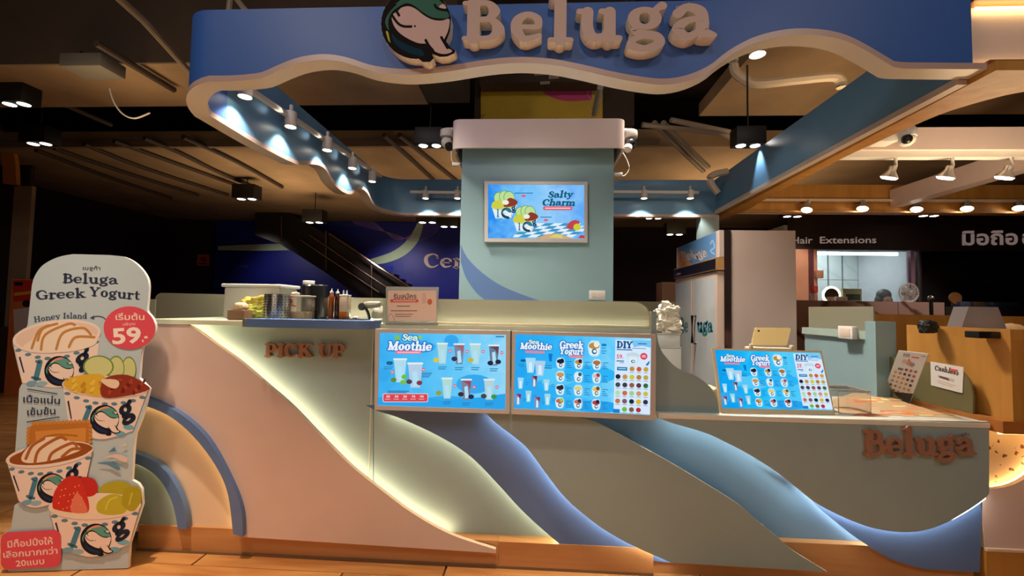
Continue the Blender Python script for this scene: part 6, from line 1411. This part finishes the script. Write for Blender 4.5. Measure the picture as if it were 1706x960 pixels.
MB().prism([U(*p) for p in ((425, 352), (478, 352), (545, 392), (700, 492), (700, 520), (630, 515), (598, 494), (542, 454), (470, 408), (425, 392))], (0, .6, 0), DRK).build('truss', sr)
RAILM = mat('rail_steel', (150, 130, 120), .25, .9)
for i, (L, r_) in enumerate((( ((548, 390), (588, 416), (632, 446), (690, 484)), .03), (((515, 392), (545, 412), (600, 450), (650, 483)), .022), (((500, 400), (545, 430), (590, 460), (632, 488)), .022))):
    MB().tube([U(x, y, YS-.15) for x, y in L], r_, RAILM, 8).build('handrail', sr)
for x, y0, y1 in ((543, 385, 450), (469, 360, 402), (619, 438, 500)): MB().tube([U(x, y0, YS-.12), U(x, y1, YS-.12)], .025, RAILM if x > 600 else mat('dark_rail', (80, 62, 56), .35, .7), 8).build('post', sr)
for k in range(7):
    p = U(634 + k*11, 456 + k*8, YS+.1); MB().box(p.x, p.x+.3, YS+.1, YS+.5, p.z-.12, p.z, mat('step_grey', (46, 40, 44), .5)).build('step', sr)
o = MB().box(onY(290, 400, 8.3).x-1.2, onY(362, 400, 8.3).x, 8.0, 8.5, 0, 3.28, mat('maroon_wall', (44, 20, 16), .8)).build('wall_pier'); struct(o); o.name = 'trim_9'
t = thing('notice_sign', 'small orange notice on the dark wall left of the mural', 'sign', onY(338, 434, 7.98)); a, b = onY(329, 424, 7.97), onY(347, 443, 7.97)
MB().box(a.x, b.x, 7.97, 7.995, b.z, a.z, mat('orange_sheet', (206, 104, 46), .6)).build('board', t); pr = Print((0, 7.968, 0), (0, -1, 0), ink, 2e-4); pr.ell(339, 432, 5, 4, (130, 50, 30)); pr.poly([(331, 438), (345, 438), (345, 441), (331, 441)], (130, 50, 30)); pr.build('sign_print', t)
# hanging banner over the column
YHB = 2.3; hb = thing('hanging_banner', 'yellow and magenta banner panel with wavy lines hung under the ceiling behind the sign', 'banner', onY(905, 172, YHB))
MB().prism([onY(*p, YHB) for p in ((801, 152), (1004, 146.5), (1004, 204), (801, 204))], (0, .03, 0), mat('banner_yellow', (196, 160, 30), .6)).build('panel', hb)
pr = Print((0, YHB-.002, 0), (0, -1, 0)); pr.poly(cr([(899, 149.3), (915, 160), (935, 167), (955, 168.5), (986, 166.5)], 4) + [(986, 147), (899, 149)], (196, 76, 120))
for k in range(3):
    x = 981 + k*8; pr.stroke([(x+3, 147), (x-2, 157), (x+4, 167), (x-1, 178), (x+4, 188), (x, 196)], .9, (206, 180, 150))
pr.stroke([(803, 198), (808, 190)], 1, (60, 44, 20), 0); pr.stroke([(800, 196), (804, 190)], 1, (60, 44, 20), 0); pr.build('banner_print', hb)
struct(MB().box(onY(790, 160, YHB).x, 1.0, YHB+.04, YHB+.3, 3.16, 4.6, CONCD).build('trim_4'))
dk = thing('duct_box', 'dark duct box with small pale stickers above the yellow banner', 'duct', onY(900, 125, YHB-.2)); a, b = onY(800, 90, YHB-.2), onY(1000, 136, YHB-.2)
MB().box(a.x, b.x, YHB-.2, YHB-.02, b.z, a.z+.5, CONCD).build('body', dk)
pr = Print((0, YHB-.204, 0), (0, -1, 0)); 
for x0_, y0_, x1_, y1_ in ((914, 124, 931, 132), (900, 136, 916, 141), (890, 119, 911, 126), (970, 125, 990, 130)): pr.poly([(x0_, y0_), (x1_, y0_-1), (x1_, y1_-1), (x0_, y1_)], (150, 132, 116)); pr.build('sticker', dk); pr.mb = MB()
# left edge storefront with a lit arch, its pale post and a flyer stand
XS = onY(30, 400, 3.5).x; lf = thing('arched_storefront', 'neighbouring storefront at the left edge with an orange lit arch and pale post', 'storefront', (XS, 3.5, 0))
p0, p1 = onY(24, 310, 3.5), onY(36, 560, 3.5)
MB().box(p0.x, p1.x, 3.5, 3.55, 0, p0.z, mat('pale_post', (150, 128, 104), .6)).build('post', lf)
arcp = cr([onY(*p, 3.5) for p in ((-60, 170), (-20, 190), (8, 225), (24, 262), (27, 308))], 5); inn_ = [p + Vector((-.2, 0, -.0)) for p in arcp]
MB().prism(arcp + [p + Vector((-.2, 0, .02)) for p in arcp][::-1], (0, .05, 0), mat('orange_arch', (206, 130, 60), .5)).build('arch', lf)
spot('arch_light', onY(10, 225, 3.3), onY(12, 280, 3.5), 60, 140, .6, WARMER, .02)
MB().box(-8.9, p0.x-.02, 3.7, 3.75, 0, 3.2, mat('storefront_dark', (44, 30, 20), .8)).build('back_wall', lf)
a, b = onY(0, 545, 3.4), onY(24, 655, 3.4); MB().box(-8.9, b.x, 3.4, 3.48, 0, a.z, mat('dark_plinth_brown', (58, 38, 26), .7)).build('low_wall', lf)
Yo = 3.3; t = thing('flyer_stand', 'orange and red flyer stand half hidden behind the cutout standee', 'sign', onY(40, 640, Yo))
a, b = onY(20, 465, Yo), onY(62, 640, Yo)
MB().box(a.x, b.x, Yo, Yo+.02, 0, a.z, mat('orange_board', (222, 120, 60), .5)).build('board', t)
pr = Print((0, Yo-.001, 0), (0, -1, 0)); pr.poly([(21, 467), (60, 467), (60, 500), (22, 503)], (206, 56, 40)); pr.poly([(23, 488), (60, 484), (60, 489), (23, 493)], (236, 170, 70)); pr.ell(44, 506, 7, 6, (40, 30, 34)); pr.poly([(22, 516), (50, 512), (50, 540), (24, 560)], (222, 206, 206)); pr.poly([(24, 470), (38, 470), (38, 476), (24, 476)], (30, 26, 26)); pr.build('flyer_print', t)
